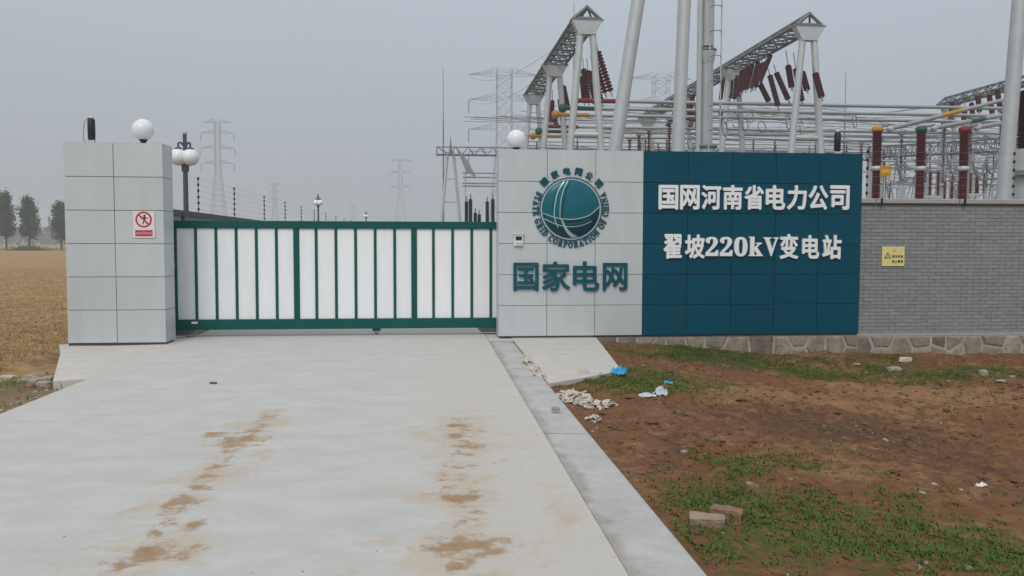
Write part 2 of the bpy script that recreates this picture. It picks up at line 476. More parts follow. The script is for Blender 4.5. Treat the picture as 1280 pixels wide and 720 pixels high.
# --- concrete aprons at the feet of the pillar and the sign wall
m_ = MB(); m_.slab([(-5.80,13.78,-.02),(-5.66,13.45,-.02),(-5.43,12.94,-.03),(-4.42,10.30,-.045),(DW0-.004,10.2,-.008),(DW0-.004,14.9,-.008),(-4.15,14.9,-.01)], -.25, 0)
structure(m_.build('pillar_apron', 'concrete_pale'))
m_ = MB(); m_.slab([(E1+.004,9.55,-.03),(2.45,10.5,-.04),(2.80,13.95,0),(E1+.004,13.95,0)], -.12, 0)
structure(m_.build('sign_wall_apron', 'concrete_pale'))
m_ = MB(); m_.slab([(DW1+.006,13.64),(E1,13.64),(E1,15.5),(DW1+.006,15.5)], -.2, -.004)
structure(m_.build('gate_sill', 'concrete_pale'))

# --- bare earth on the right
def zdirt(X, Y):
    X = np.asarray(X, float); Y = np.asarray(Y, float)
    base = -.075 - .32 * sstep(1.6, 6.2, X) + .10 * sstep(12.9, 13.9, Y) * sstep(2.5, 4, X) * (1 - .75 * sstep(6.6, 8.2, X))
    amp = sstep(1.35, 1.9, X)
    rut = .045 * np.sin((Y * .95 + X * .32) * 5.2 + 2 * fbm(X * .6, Y * .6, 3)) * sstep(3, 6, X) * sstep(5, 7, Y) * (1 - sstep(11, 12.6, Y))
    return base + amp * (.11 * (fbm(X * .55 + 9, Y * .55, 4) - .5) + .08 * (fbm(X * 3.1, Y * 3.1, 4) - .5) + .085 * (fbm(X * 8, Y * 8, 3) - .5) + rut)
X, Y, V, F = grid(np.arange(1.34, 16, .042), np.arange(1.2, 14.3, .042), zdirt)
GR = [(1000,700,230,50,1), (900,640,100,40,.8), (1180,690,200,45,.9), (1270,715,80,40,1), (880,440,130,10,.95), (1000,448,90,9,.9), (1180,452,130,9,.95), (1090,440,80,9,.7),
      (790,488,90,16,.85), (840,478,60,13,.9), (720,470,50,10,.7), (1000,590,100,18,.55), (930,600,60,25,.55), (1260,610,50,18,.45), (1020,655,60,35,.65), (1130,640,60,22,.5)]
gmask = ellipses(X, Y, GR, -.2)
pale = np.clip(1.15 * fbm(X * .9 + 4, Y * .9 + 2, 4) - .2, 0, 1) * .8 + ellipses(X, Y, [(960,490,160,10,.5), (1150,478,140,12,.6), (1060,590,120,25,.35)], -.2)
dark = ellipses(X, Y, [(1060,530,230,32,.75), (1200,560,150,30,.6), (840,570,40,30,.5), (1000,515,120,18,.6)], -.2)
ground_mat('earth', [(None, (.118, .052, .024), (.240, .118, .056), 8.5, 0), ('pale', (.205, .106, .050), (.305, .178, .092), 9.0, 5.0),
    ('dark', (.062, .031, .018), (.145, .076, .042), 16.0, 8.0), ('green', (.060, .078, .018), (.125, .118, .036), 14.0, 11.0)], bump=1.0, bscale=20, rough=.97)
structure(np_mesh('bare_earth', V, F, 'earth', attrs={'green': gmask * .74, 'pale': pale, 'dark': dark}))

# --- field and verge on the left
def zfield(X, Y):
    X = np.asarray(X, float); Y = np.asarray(Y, float)
    edge = sstep(-4.9, -3.95, X) * (1 - sstep(9.6, 10.4, Y))
    base = -.10 - .05 * sstep(-4.2, -6, X) + .06 * edge
    amp = sstep(-3.95, -4.4, X)
    keep = sstep(0, .35, np.hypot(X + 4.6, np.maximum(Y - 10.1, 0) * .0) )
    return base + amp * (.10 * (fbm(X * .5, Y * .5 + 30, 4) - .5) + .05 * (fbm(X * 4, Y * 4, 3) - .5)) - .10 * sstep(-5.95, -5.7, X + (13.1 - Y) * .40 * (Y < 13.1)) * (Y > 10.1)
X, Y, V, F = grid(np.arange(-19, -3.945, .075), np.arange(3.5, 42, .085), zfield)
straw = (.35 + .75 * fbm(X * 1.6, Y * 1.1 + 7, 4)) * (1.05 + 0 * X) * (.75 + .35 * sstep(16, 40, Y)) * sstep(10.6, 12.0, Y + 1.4 * (fbm(X * .8, Y * .8) - .5) - .1 * (X + 5)) * 1.2
vg = ellipses(X, Y, [(20,468,50,9,.9), (70,480,40,8,.9), (10,490,30,10,.5), (130,474,30,5,.8), (30,515,60,12,.5)], -.1)
ground_mat('stubble', [(None, (.17, .105, .06), (.27, .185, .11), 5.5, 0), ('straw', (.225, .135, .058), (.47, .315, .145), 3.2, 2.5), ('green', (.095, .105, .03), (.15, .14, .055), 8, 6)],
    bump=.8, bscale=22, rough=.97)
structure(np_mesh('field_near', V, F, 'stubble', attrs={'straw': straw, 'green': vg * .8}))
X, Y, V, F = grid(np.linspace(-700, -5.0, 60), np.linspace(38, 470, 60), lambda X, Y: -.24 + .12 * (fbm(X * .05, Y * .05) - .5))
structure(np_mesh('stubble_field', V, F, 'stubble', attrs={'straw': np.full(X.shape, 1.2), 'green': sstep(150, 190, Y) * (1 - sstep(225, 245, Y)) * .7}))

# --- far hills
def hill(name, y0, depth, hmax, seed, m):
    xs = np.linspace(-1500, 1500, 260); ys = np.linspace(y0, y0 + depth, 10)
    def zf(X, Y):
        t = (Y - y0) / depth
        return -.6 + hmax * np.sin(np.pi * t) * (.35 + .9 * fbm(X * .006 + seed, Y * 0 + seed, 5))
    X, Y, V, F = grid(xs, ys, zf)
    return structure(np_mesh(name, V, F, m))
hill('hills', 1050, 300, 19, 3.2, 'hill')

# ================================================================== SIGN WALL
sw = thing('sign_wall', 'silver and teal panelled sign wall to the right of the sliding gate', 'sign wall', (XS0, YWALL, 0))
WB = YWALL + .46                                 # back of the wall
MB().box(XS0 + .03, XS2 - .03, YWALL + .02, WB, .012, ZTOP - .012).build('core', 'joint_dark', sw)
g = .007
def panel_mesh(w, h, d, m):
    mb = MB(); mb.bevel_box(0, w, 0, d, 0, h, .004)
    me = bpy.data.meshes.new('panel'); me.from_pydata(mb.v, [], mb.f); me.materials.append(M[m]); return me
rows = 6; z0 = .035; ph = (ZTOP - z0) / rows
cw = (XS1 - XS0) / 3; me = panel_mesh(cw - g, ph - g, .03, 'silver_panel')
for i in range(3):
    for j in range(rows): part('panel', me, sw, (XS0 + i * cw, YWALL + random.uniform(0, .0025), z0 + j * ph))
cw2 = (XS2 - XS1) / 5; me2 = panel_mesh(cw2 - g, ph - g, .03, 'teal_panel')
for i in range(5):
    for j in range(rows): part('panel', me2, sw, (XS1 + i * cw2, YWALL + random.uniform(0, .0025), z0 + j * ph))
for j in range(rows):                            # return panels on both ends
    zz = z0 + j * ph
    MB().box(XS0, XS0 + .03, YWALL + .036, WB, zz, zz + ph - g).build('side_panel', 'silver_panel', sw)
    MB().box(XS2 - .037, XS2 - .007, YWALL + .036, WB, zz, zz + ph - g).build('side_panel', 'silver_panel', sw)
MB().box(XS0, XS1 - g, YWALL + .004, WB, ZTOP - .006, ZTOP + .006).build('top_flashing', 'silver_panel', sw)
MB().box(XS1, XS2, YWALL + .004, WB, ZTOP - .006, ZTOP + .006).build('top_flashing', 'teal_panel', sw)
YL = YWALL - .002
# company name and station name, white raised characters
for k, ch in enumerate('国网河南省电力公司'):
    x0 = 822.6 + k * 26.72; char_box('character', ch, .028, (x0, x0 + 24.6, 231, 261.6), YL, .035, 'letter_white', sw)
def c6(a, b): return 810 + a / 4.923, 810 + b / 4.923
for ch, a, b, y0_, y1_ in (('翟',93,206,355,508), ('坡',224,347,357,506), ('𝟐',351,430,372,490), ('𝟐',439,517,372,490), ('𝟎',526,609,372,492), ('𝐤',616,704,370,490),
        ('𝐕',706,800,374,490), ('变',806,922,353,507), ('电',944,1051,360,505), ('站',1068,1187,358,508)):
    x0, x1 = c6(a, b); char_box('character', ch, .028 if ord(ch) < 0x10000 else .012, (x0, x1, 220 + y0_ / 4.923, 220 + y1_ / 4.923), YL, .035, 'letter_white', sw)
for ch, a, b, y0_, y1_ in (('国',88,325,62,328), ('家',358,622,48,330), ('电',648,897,48,328), ('网',928,1160,62,324)):
    char_box('character', ch, .019, (630 + a / 7.53, 630 + b / 7.53, 320 + y0_ / 7.53, 320 + y1_ / 7.53), YL, .035, 'letter_teal', sw)
# emblem: globe with meridian bands inside a ring, lettering round it
ec = W(713.4, 261.3, YL); er = (W(749.3, 261.3, YL) - ec).length * 1.0
def dome(r): return .012 + .075 * math.sqrt(max(0, 1 - (r / er) ** 2))
prof = [(er * math.sin(t) + 1e-5, .012 + .075 * math.cos(t)) for t in np.linspace(0, math.pi / 2, 14)]
emb = MB().lathe(ec, prof + [(er, 0)], 64, axis=(0, -1, 0)).build('emblem', 'emblem_teal', sw)
def epos(cx, cy, lift=0):                         # photograph-crop coordinates -> point on the dome
    x = (cx - 321) / 216 * er; z = (368 - cy) / 216 * er; r = math.hypot(x, z)
    if r > er * .985: x *= er * .985 / r; z *= er * .985 / r; r = er * .985
    return Vector((ec.x + x, YL - dome(r) - lift, ec.z + z))
def smooth_pts(p, n=24):
    out = []; q = [p[0]] + list(p) + [p[-1]]
    for i in range(1, len(q) - 2):
        for k in range(n):
            t = k / n; a, b, c, d = [np.array(v, float) for v in q[i-1:i+3]]
            out.append(.5 * ((2*b) + (c-a)*t + (2*a-5*b+4*c-d)*t*t + (3*b-a-3*c+d)*t**3))
    out.append(np.array(q[-1], float)); return out
def stripe(pts, w0, w1, m, lift, name='stripe'):
    p = smooth_pts(pts, 10); vs = []
    for i, c in enumerate(p):
        t = i / (len(p) - 1); d = p[min(i+1, len(p)-1)] - p[max(i-1, 0)]; d = d / (np.hypot(*d) + 1e-9); nn = np.array((-d[1], d[0])) * (w0 + (w1 - w0) * t) / 2
        a = c + nn; b = c - nn; vs += [epos(a[0], a[1], lift), epos(b[0], b[1], lift)]
    mb = MB(); mb.add(vs, [(2*i, 2*i+1, 2*i+3, 2*i+2) for i in range(len(p)-1)], True); return raw_build(mb, name, m, emb)
# dark lower zone
lo = smooth_pts([(108,400),(150,425),(215,445),(260,452),(330,448),(450,420),(538,350)], 8)
vs = []; nb = 8
for c in lo:
    xr = (c[0] - 321) / 216; bot = 368 + 216 * math.sqrt(max(0.0, 1 - min(1, xr * xr))) * .985
    for k in range(nb + 1): vs.append(epos(c[0], c[1] + (max(bot, c[1] + .5) - c[1]) * k / nb, .0015))
mbz = MB(); n1 = nb + 1
mbz.add(vs, [(i*n1+k, i*n1+k+1, (i+1)*n1+k+1, (i+1)*n1+k) for i in range(len(lo)-1) for k in range(nb)], True); raw_build(mbz, 'lower_zone', 'emblem_dark', emb)
stripe([(322,148),(285,225),(262,310),(252,400),(256,445)], 10, 12, 'emblem_dark', .003)
stripe([(300,152),(262,225),(240,310),(234,400),(238,450)], 6, 5, 'emblem_silver', .003)
stripe([(268,163),(222,235),(200,320),(192,400),(200,450),(222,505)], 8, 6, 'emblem_silver', .0035)
stripe([(250,170),(205,240),(184,330),(180,400)], 5, 4, 'emblem_dark', .0035)
stripe([(538,345),(450,415),(340,443),(255,440),(190,428),(112,400)], 8, 6, 'emblem_silver', .004)
stripe([(475,458),(390,490),(300,498),(215,482),(120,440)], 5, 7, 'emblem_silver', .0045)
stripe([(470,440),(380,470),(300,478),(215,460),(130,425)], 12, 10, 'emblem_teal', .003)
stripe([(246,440),(272,500),(310,550),(372,588)], 8, 34, 'emblem_silver', .005)
ring = MB().lathe(ec, [(er*1.055, 0), (er*1.055, .018), (er*1.085, .018), (er*1.085, 0)], 72, axis=(0,-1,0), smooth=False).build('ring', 'emblem_dark', sw)
MB().lathe(ec, [(er*1.0, .0), (er*1.0, .010), (er*1.052, .010), (er*1.052, 0)], 72, axis=(0,-1,0), smooth=False).build('ring', 'emblem_silver', sw)
def arc_char(ch, ang, rad, w, h, bold, name):
    """ang: clockwise degrees from the top; letter tops point outward"""
    t = R(90 - ang); out = Vector((math.cos(t), 0, math.sin(t))); rt = Vector((math.sin(t), 0, -math.cos(t))); c = ec + out * rad
    mb = MB(); put_char(mb, ch, bold, lambda u, v, d: c + rt * ((u-.5)*w) + out * ((v-.5)*h) + Vector((0, -d, 0)), .02)
    return raw_build(mb, name, 'letter_teal', sw)
for ch, cx_, cy_ in (('国',125,172), ('家',203,120), ('电',289,92), ('网',378,92), ('公',458,120), ('司',526,180)):
    a = math.degrees(math.atan2(cx_-321, 368-cy_)); arc_char(ch, a, er * 281 / 216, .125, .125, .045, 'emblem_character')
def arc_low(s, a0, a1, rad, h):
    """lettering whose tops point at the centre, read counter-clockwise along the bottom (a0 -> a1, clockwise degrees from the top)"""
    ws = []
    for ch in s:
        if ch == ' ': ws.append(.42); continue
        vs, fs, rim, offs, bb = glyph(chr(0x1D400 + ord(ch) - 65), .03); ws.append((bb[1]-bb[0]) + .10)
    tot = sum(ws); acc = 0
    for ch, w in zip(s, ws):
        a = a0 + (a1 - a0) * (acc + w / 2) / tot; acc += w
        if ch == ' ': continue
        wid = abs(R(a1 - a0)) * rad * (w - .10) / tot
        t = R(90 - a); out = Vector((math.cos(t), 0, math.sin(t))); up = -out; rt = Vector((-math.sin(t), 0, math.cos(t))); c = ec + out * rad
        mb = MB(); put_char(mb, chr(0x1D400 + ord(ch) - 65), .03, lambda u, v, d: c + rt * ((u-.5)*wid) + up * ((v-.5)*h) + Vector((0, -d, 0)), .018)
        raw_build(mb, 'emblem_letter', 'letter_teal', sw)
arc_low('STATE GRID CORPORATION OF CHINA', 298, 62, er * 262 / 216, .108)

# intercom
ic = W(648, 300, YL); it = thing('intercom', 'small pale intercom box with a black screen on the silver sign wall', 'intercom', (ic.x, YL - .0005, ic.z))
MB().bevel_box(ic.x-.075, ic.x+.075, YL-.05, YL-.0005, ic.z-.10, ic.z+.09, .012).build('housing', 'sign_white', it)
MB().bevel_box(ic.x-.052, ic.x+.052, YL-.056, YL-.049, ic.z-.005, ic.z+.06, .003).build('screen', 'black_plastic', it)
for k in (-1, 0, 1): MB().bevel_box(ic.x+k*.034-.011, ic.x+k*.034+.011, YL-.056, YL-.049, ic.z-.07, ic.z-.045, .003).build('button', 'core_grey', it)
MB().box(ic.x-.09, ic.x+.09, YL-.065, YL-.0005, ic.z+.091, ic.z+.099).build('rain_hood', 'sign_white', it)

# ================================================================== GATE PILLAR
gp = thing('gate_pillar', 'silver panelled gate pillar at the left end of the gate', 'pillar', (XP0, YP, 0))
PB = YP + .50
MB().box(XP0+.03, XP1-.03, YP+.02, PB-.03, -.1, ZTOP-.03).build('core', 'joint_dark', gp)
pz0 = .02; pph = (3.12 - pz0) / 6; pw = (XP1 - XP0) / 2
me3 = panel_mesh(pw - .008, pph - .008, .03, 'silver_panel')
for i in range(2):
    for j in range(6): part('panel', me3, gp, (XP0 + i*pw, YP + random.uniform(0,.0025), pz0 + j*pph))
for j in range(6):
    zz = pz0 + j * pph
    for xx in (XP1-.037, XP0-.001): MB().box(xx, xx+.03, YP+.036, PB-.036, zz, zz+pph-.008).build('side_panel', 'silver_panel', gp)
    MB().box(XP0, XP1-.008, PB-.03, PB, zz, zz+pph-.008).build('back_panel', 'silver_panel', gp)
MB().box(XP0, XP1-.008, YP+.004, PB-.004, 3.113, 3.124).build('top_flashing', 'silver_panel', gp)
MB().box(XP0+.01, XP1-.01, YP-.004, YP+.02, -.1, .014).build('plinth', 'joint_dark', gp)

# prohibition sign
sc_ = W(180, 281.5, YP-.003); ps = thing('prohibition_sign', 'white sign with a red crossed-out walking figure on the gate pillar', 'sign', (sc_.x, YP-.003, sc_.z))
u = (W(181, 281.5, YP).x - W(180, 281.5, YP).x)          # metres per photograph pixel here
YQ = YP - .003
MB().bevel_box(sc_.x-13.6*u, sc_.x+13.6*u, YQ-.012, YQ, sc_.z-17.4*u, sc_.z+17.4*u, .002).build('plate', 'sign_white', ps)
cc = Vector((sc_.x, YQ-.012, sc_.z+6.3*u))
MB().lathe(cc, [(8.2*u,0),(8.2*u,.003),(10.3*u,.003),(10.3*u,0)], 40, axis=(0,-1,0), smooth=False).build('ring', 'sign_red', ps)
a = math.radians(-45); dxy = Vector((math.cos(a),0,math.sin(a))); nn = Vector((-dxy.z,0,dxy.x)); 
m_ = MB(); q = [cc+dxy*-8.4*u+nn*.9*u, cc+dxy*-8.4*u-nn*.9*u, cc+dxy*8.4*u-nn*.9*u, cc+dxy*8.4*u+nn*.9*u]
m_.add([p+Vector((0,-.0045,0)) for p in q], [(0,1,2,3)]); raw_build(m_, 'slash', 'sign_red', ps)
fig = MB()
def fp(pts): fig.add([(cc.x+x*u, cc.z*0+cc.y-.0025, cc.z+z*u) for x,z in pts], [tuple(range(len(pts)))])
fp([(1.2+1.35*math.cos(t), 5.0+1.35*math.sin(t)) for t in np.linspace(0,2*math.pi,12,endpoint=False)])
fp([(-.4,3.6),(2.4,3.4),(2.2,-.6),(.2,-.8)]); fp([(.2,-.4),(1.6,-.4),(-.6,-6.2),(-1.9,-6)]); fp([(1.2,-.4),(2.3,-.6),(4.9,-5.6),(3.6,-6.1)])
fp([(2.2,3.3),(2.0,2.2),(5.4,.6),(5.7,1.6)]); fp([(-.3,3.5),(.2,2.4),(-4.0,3.2),(-3.9,4.2)]); fp([(-4.4,5.2),(-3.6,5.2),(-3.6,1.4),(-4.4,1.4)])
raw_build(fig, 'walking_figure', 'sign_black', ps)
MB().box(sc_.x-10.8*u, sc_.x+10.8*u, YQ-.0145, YQ-.0115, sc_.z-15.2*u, sc_.z-7.4*u).build('text_strip', 'sign_red', ps)
tb = MB()
for k, ch in enumerate('未经许可不得入内'):
    x0 = sc_.x + (-9.6 + k*2.45)*u
    put_char(tb, ch, .0, lambda uu, vv, d, x0=x0: (x0+uu*2.1*u, YQ-.0146-d, sc_.z+(-13.2+vv*3.6)*u), .0012)
raw_build(tb, 'lettering', 'sign_white', ps)

# ================================================================== SLIDING GATE
gt = thing('sliding_gate', 'green framed sliding gate with white panels across the driveway', 'gate', (-4.2, YG, 0))
gx0 = W(218.2, 340, YG).x; gx1 = XS0 + 2.2
ZB0, ZB1, ZT0, ZT1 = .115, .285, 1.83, 1.955
MB().bevel_box(gx0-.02, gx1, YG-.05, YG+.05, ZT0, ZT1, .008).build('top_beam', 'gate_green', gt)
MB().bevel_box(gx0-.02, gx1, YG-.06, YG+.06, ZB0, ZB1, .008).build('bottom_beam', 'gate_green', gt)
step = (W(517.8,340,YG).x - W(371,340,YG).x) / 6
xa = W(371,340,YG).x - 6 * step
xsb = [xa + k*step for k in range(0, 30) if xa + k*step < gx1 - .02]
for k, x in enumerate(xsb):
    hw = .047 if k % 6 == 0 and k else .021
    MB().bevel_box(x-hw, x+hw, YG-.032, YG+.032, ZB1+.001, ZT0-.001, .004).build('post' if hw > .03 else 'bar', 'gate_green', gt)
for a, b, k in zip(xsb, xsb[1:], range(99)):
    ha = .047 if k % 6 == 0 and k else .021; hb = .047 if (k+1) % 6 == 0 else .021
    MB().bevel_box(a+ha+.002, b-hb-.002, YG-.010+random.uniform(-.002,.002), YG+.010, ZB1+.002, ZT0-.002, .003).build('panel', 'gate_white', gt)
for x in (gx0+.14, W(471,410,YG).x, gx1-.4):
    wb = MB().box(x-.07, x+.07, YG-.03, YG+.03, .07, ZB0-.001).build('wheel_bracket', 'gate_green', gt)
    MB().lathe((x, YG-.02, .052), [(.012,-.008),(.038,-.008),(.038,.0),(.032,.012),(.032,.03),(.038,.04),(.038,.048),(.012,.048)], 20, axis=(0,1,0)).build('wheel', 'galv_dark', wb)
for x0_, x1_ in ((gx0-.02, gx0+.36), (W(596,410,YG).x, W(623,410,YG).x)):
    m_ = MB(); m_.prism([(x0_,ZB0-.001),(x0_,.03),(x1_-.12 if x0_ < -2 else x1_,.03),(x1_,ZB0-.001)] if x0_ < -2 else [(x0_,ZB0-.001),(x0_+.08,.04),(x1_,.04),(x1_,ZB0-.001)], YG-.075, YG-.062); m_.build('guard_plate', 'lamp_metal', gt)
pl = W(243.5, 404.3, YG-.06); MB().box(pl.x-.05, pl.x+.05, YG-.0635, YG-.0605, pl.z-.018, pl.z+.018).build('name_plate', 'sign_white', gt)
MB().box(gx0-.035, gx0-.021, YG-.05, YG+.05, ZB0, ZT1+.06).build('end_frame', 'lamp_metal', gt)
lk = W(217.5, 333, YG); MB().box(gx0-.034, gx0+.02, YG-.075, YG-.0505, lk.z-.05, lk.z+.05).build('lock', 'galv', gt)
rl = tag(MB().box(-4.1, 3.4, YG-.012, YG+.012, -.003, .0145).build('gate_rail', 'galv_dark', None, (-4.1, YG, 0)), 'thin steel rail on the concrete under the sliding gate', 'rail')
gs = tag(MB().box(-4.165, -4.11, YG+.062, YG+.12, 1.3, 2.09).build('guide_bracket', 'lamp_metal', None, (-4.16, YG, 1.7)), 'dark guide bracket beside the gate pillar at the top of the gate', 'bracket')

# ================================================================== BRICK WALL
YBW = YWALL + .10
bw = thing('brick_wall', 'grey brick boundary wall on a stone base right of the teal sign', 'wall', (XS2, YBW, 0))
BX1 = 15.0
BZ1 = 2.29
MB().box(XS2+.002, BX1, YBW+.008, YBW+.24, .012, BZ1).build('mortar', 'mortar_dark', bw)
rp = .0635; bl = .24; bg_ = .008
nr = int((BZ1 - .012) / rp)
mbk = MB().bevel_box(0, bl - bg_, 0, .05, 0, rp - bg_*.9, .002)
bme = bpy.data.meshes.new('brick'); bme.from_pydata(mbk.v, [], mbk.f); bme.materials.append(M['brick_grey'])
cand = []
for r in range(nr):
    z = .014 + r * rp
    x = XS2 + .004 - (bl/2 if r % 2 else 0)
    while x < BX1 - .02:
        a = max(x, XS2 + .004); b = min(x + bl - bg_, BX1)
        if b - a > .03: cand.append((a, b, z, random.uniform(-.0025, .0025)))
        x += bl
def vis(c):
    d = Vector((c[0], YBW, c[2])) - CAMP; f = d.dot(CF); return 640 + FPX * d.dot(CR) / f < 1285
def full(c): return abs(c[1] - c[0] - (bl - bg_)) < 1e-4
cand.sort(key=lambda c: (not (vis(c) and full(c)), (Vector((c[0], YBW, c[2])) - CAMP).length))
for c in cand[:300]: part('brick', bme, bw, (c[0], YBW + c[3], c[2]))
V = []; F = []; A = []
for c in cand[300:]:
    mb_ = MB().bevel_box(c[0], c[1], YBW + c[3], YBW + .05, c[2], c[2] + rp - bg_*.9, .002); o_ = len(V); V += mb_.v; F += [tuple(i+o_ for i in f) for f in mb_.f]; A += [random.random()] * len(mb_.v)
F4 = [f for f in F]
me_ = bpy.data.meshes.new('brick_courses'); me_.from_pydata([(x-XS2, y-YBW, z) for x,y,z in V], [], F4); at = me_.attributes.new('rnd','FLOAT','POINT'); at.data.foreach_set('value', A); me_.materials.append(M['brick_grey'])
ob = bpy.data.objects.new('brick_courses', me_); COL.objects.link(ob); ob.parent = bw; stuff(ob)
for a, b in ((XS2+.004, 7.72), (7.735, 9.25), (9.265, 10.9), (10.915, 12.6), (12.615, 15)):
    MB().bevel_box(a, b, YBW-.05, YBW+.29, BZ1+.001, BZ1+.085, .01).build('coping_slab', 'coping', bw)
MB().bevel_box(XS2+.004, BX1, YBW-.02, YBW+.0, -.03, .013, .004).build('base_ledge', 'coping', bw)
# rubble stone base: irregular stones (Voronoi cells) in pale mortar
def clip(poly, p, n):
    out = []
    for i in range(len(poly)):
        a = poly[i]; b = poly[(i+1) % len(poly)]; da = (a[0]-p[0])*n[0]+(a[1]-p[1])*n[1]; db = (b[0]-p[0])*n[0]+(b[1]-p[1])*n[1]
        if da <= 0: out.append(a)
        if (da < 0 < db) or (db < 0 < da): t = da/(da-db); out.append((a[0]+(b[0]-a[0])*t, a[1]+(b[1]-a[1])*t))
    return out
def stone_base(x0, x1, ztop, zb0, yf, parent, seed):
    zbot = -.45; rs = random.Random(seed); pts = []; x = x0 + .12
    while x < x1:
        if rs.random() < .55: pts.append((x + rs.uniform(-.08,.08), ztop - (ztop-zbot)*rs.uniform(.35,.65)))
        else: pts += [(x + rs.uniform(-.1,.1), ztop - (ztop-zbot)*.2), (x + rs.uniform(-.1,.1), ztop - (ztop-zbot)*.75)]
        x += rs.uniform(.26, .40)
    MB().box(x0, x1, yf, yf+.2, zb0, ztop-.001).build('mortar_bed', 'mortar_pale', parent)
    for i, p in enumerate(pts):
        poly = [(x0+.01,zb0),(x1-.01,zb0),(x1-.01,ztop-.012),(x0+.01,ztop-.012)]
        for j, q in enumerate(pts):
            if i == j or abs(q[0]-p[0]) > 1.3: continue
            d = (q[0]-p[0], q[1]-p[1]); L = math.hypot(*d); n = (d[0]/L, d[1]/L); mid = ((p[0]+q[0])/2 - n[0]*.020, (p[1]+q[1])/2 - n[1]*.020)
            poly = clip(poly, mid, n)
            if len(poly) < 3: break
        if len(poly) < 3: continue
        cxm = sum(a[0] for a in poly)/len(poly); czm = sum(a[1] for a in poly)/len(poly); dp = rs.uniform(.012,.03); n = len(poly)
        inner = [(cxm+(a[0]-cxm)*.84, czm+(a[1]-czm)*.84) for a in poly]
        m_ = MB(); m_.add([(a,yf+.002,b) for a,b in poly]+[(a,yf-dp+rs.uniform(-.005,.005),b) for a,b in inner]+[(cxm,yf-dp-.006,czm)],
            [(k,(k+1)%n,n+(k+1)%n,n+k) for k in range(n)]+[(n+k,n+(k+1)%n,2*n) for k in range(n)])
        m_.build('stone', 'stone', parent)
stone_base(XS2+.03, BX1, -.031, -.62, YBW-.03, bw, 3)
sb = thing('stone_footing', 'rubble stone footing under the teal sign panels', 'footing', (2.8, YWALL+.05, -.1))
stone_base(2.78, XS2+.0, .008, -.62, YWALL+.04, sb, 5)
# yellow warning sign
yc = W(1116.3, 319.5, YBW-.006); ys_ = thing('warning_sign', 'small yellow warning sign with a black triangle on the grey brick wall', 'sign', (yc.x, YBW-.006, yc.z))
u2 = W(1117, 319.5, YBW).x - W(1116, 319.5, YBW).x; YY = YBW - .006
MB().bevel_box(yc.x-14*u2, yc.x+14*u2, YY-.012, YY, yc.z-11.6*u2, yc.z+11.6*u2, .002).build('plate', 'sign_yellow', ys_)
def tri(r, cx0, cz0): return [(yc.x+(cx0+r*math.cos(t))*u2, yc.z+(cz0+r*math.sin(t))*u2) for t in (R(90), R(210), R(330))]
MB().prism(tri(4.9,-7.1,.1), YY-.0145, YY-.0118).build('triangle', 'sign_black', ys_)
MB().prism(tri(3.0,-7.1,.1), YY-.0160, YY-.0140).build('triangle_field', 'sign_yellow', ys_)
MB().prism([(yc.x+(a)*u2, yc.z+b*u2) for a,b in ((-6.8,1.8),(-7.6,-.1),(-7.0,-.1),(-7.5,-1.3),(-6.4,.4),(-7.0,.4),(-6.3,1.8))], YY-.0166, YY-.0158).build('bolt_mark', 'sign_black', ys_)
MB().prism([(yc.x+(1.3+2.2*math.cos(t))*u2, yc.z+(7.0+1.7*math.sin(t))*u2) for t in np.linspace(0,2*math.pi,14,endpoint=False)], YY-.014, YY-.0118).build('orange_mark', 'sign_orange', ys_)
tb = MB()
for row, zz in (('高压危险', -1.7), ('禁止攀登', -7.7)):
    for k, ch in enumerate(row):
        x0 = yc.x + (-1.6 + k*3.6)*u2
        put_char(tb, ch, .02, lambda uu, vv, d, x0=x0, zz=zz: (x0+uu*3.0*u2, YY-.0121-d, yc.z+(zz+vv*3.4)*u2), .0012)
raw_build(tb, 'lettering', 'sign_black', ys_)

# ================================================================== GLOBE LAMPS AND BEAM DETECTORS ON THE WALLS
def globe_lamp(px, py, r, zb, yb, label):
    c = W(px, py, yb); t = thing('globe_lamp', label, 'lamp', (c.x, yb, zb), 'globe lamps on the gate walls')
    MB().sphere((c.x, yb, c.z), r, 32, 18).build('globe', 'globe', t)
    MB().lathe((c.x, yb, zb+.002), [(.001,0),(.10,0),(.10,.012),(.05,.018),(.04,max(.02,c.z-r-zb-.03)),(.06,max(.03,c.z-r-zb+.0)),(.07,max(.04,c.z-r-zb+.02)),(.001,max(.04,c.z-r-zb+.02))], 20).build('base', 'black_plastic', t)
    return t
globe_lamp(178.6, 163.2, .168, 3.124, YP+.32, 'round white globe lamp on top of the gate pillar')
globe_lamp(645, 174, .158, ZTOP+.006, YWALL+.25, 'round white globe lamp on the corner of the silver sign wall')
def detector(px, zb, yb, h, label, cable=False):
    c = W(px, 180, yb); t = thing('beam_detector', label, 'detector', (c.x, yb, zb), 'black beam detectors on the walls')
    MB().lathe((c.x, yb, zb+.06), [(.001,0),(.045,0),(.055,.03),(.057,h*.5),(.055,h-.05),(.04,h-.02),(.001,h-.02)], 20).build('housing', 'black_plastic', t)
    MB().box(c.x-.05, c.x+.05, yb-.04, yb+.04, zb+.001, zb+.062).build('bracket', 'galv', t)
    MB().lathe((c.x, yb, zb+h+.03), [(.03,0),(.035,.02),(.02,.05),(.001,.055)], 12).build('top_cap', 'galv', t)
    if cable:
        MB().path([(c.x-.06,yb,zb+.01),(c.x-.12,yb-.02,zb+.06),(c.x-.12,yb,zb+.22),(c.x-.10,yb,zb+h),(c.x-.04,yb,zb+h+.05)], .006, 5).build('cable', 'wire', t)
        MB().box(c.x-.22, c.x-.06, yb-.05, yb+.05, zb+.001, zb+.012).build('foot_plate', 'galv', t)
detector(114.5, 3.124, YP+.25, .36, 'black cylindrical beam detector on top of the gate pillar', True)
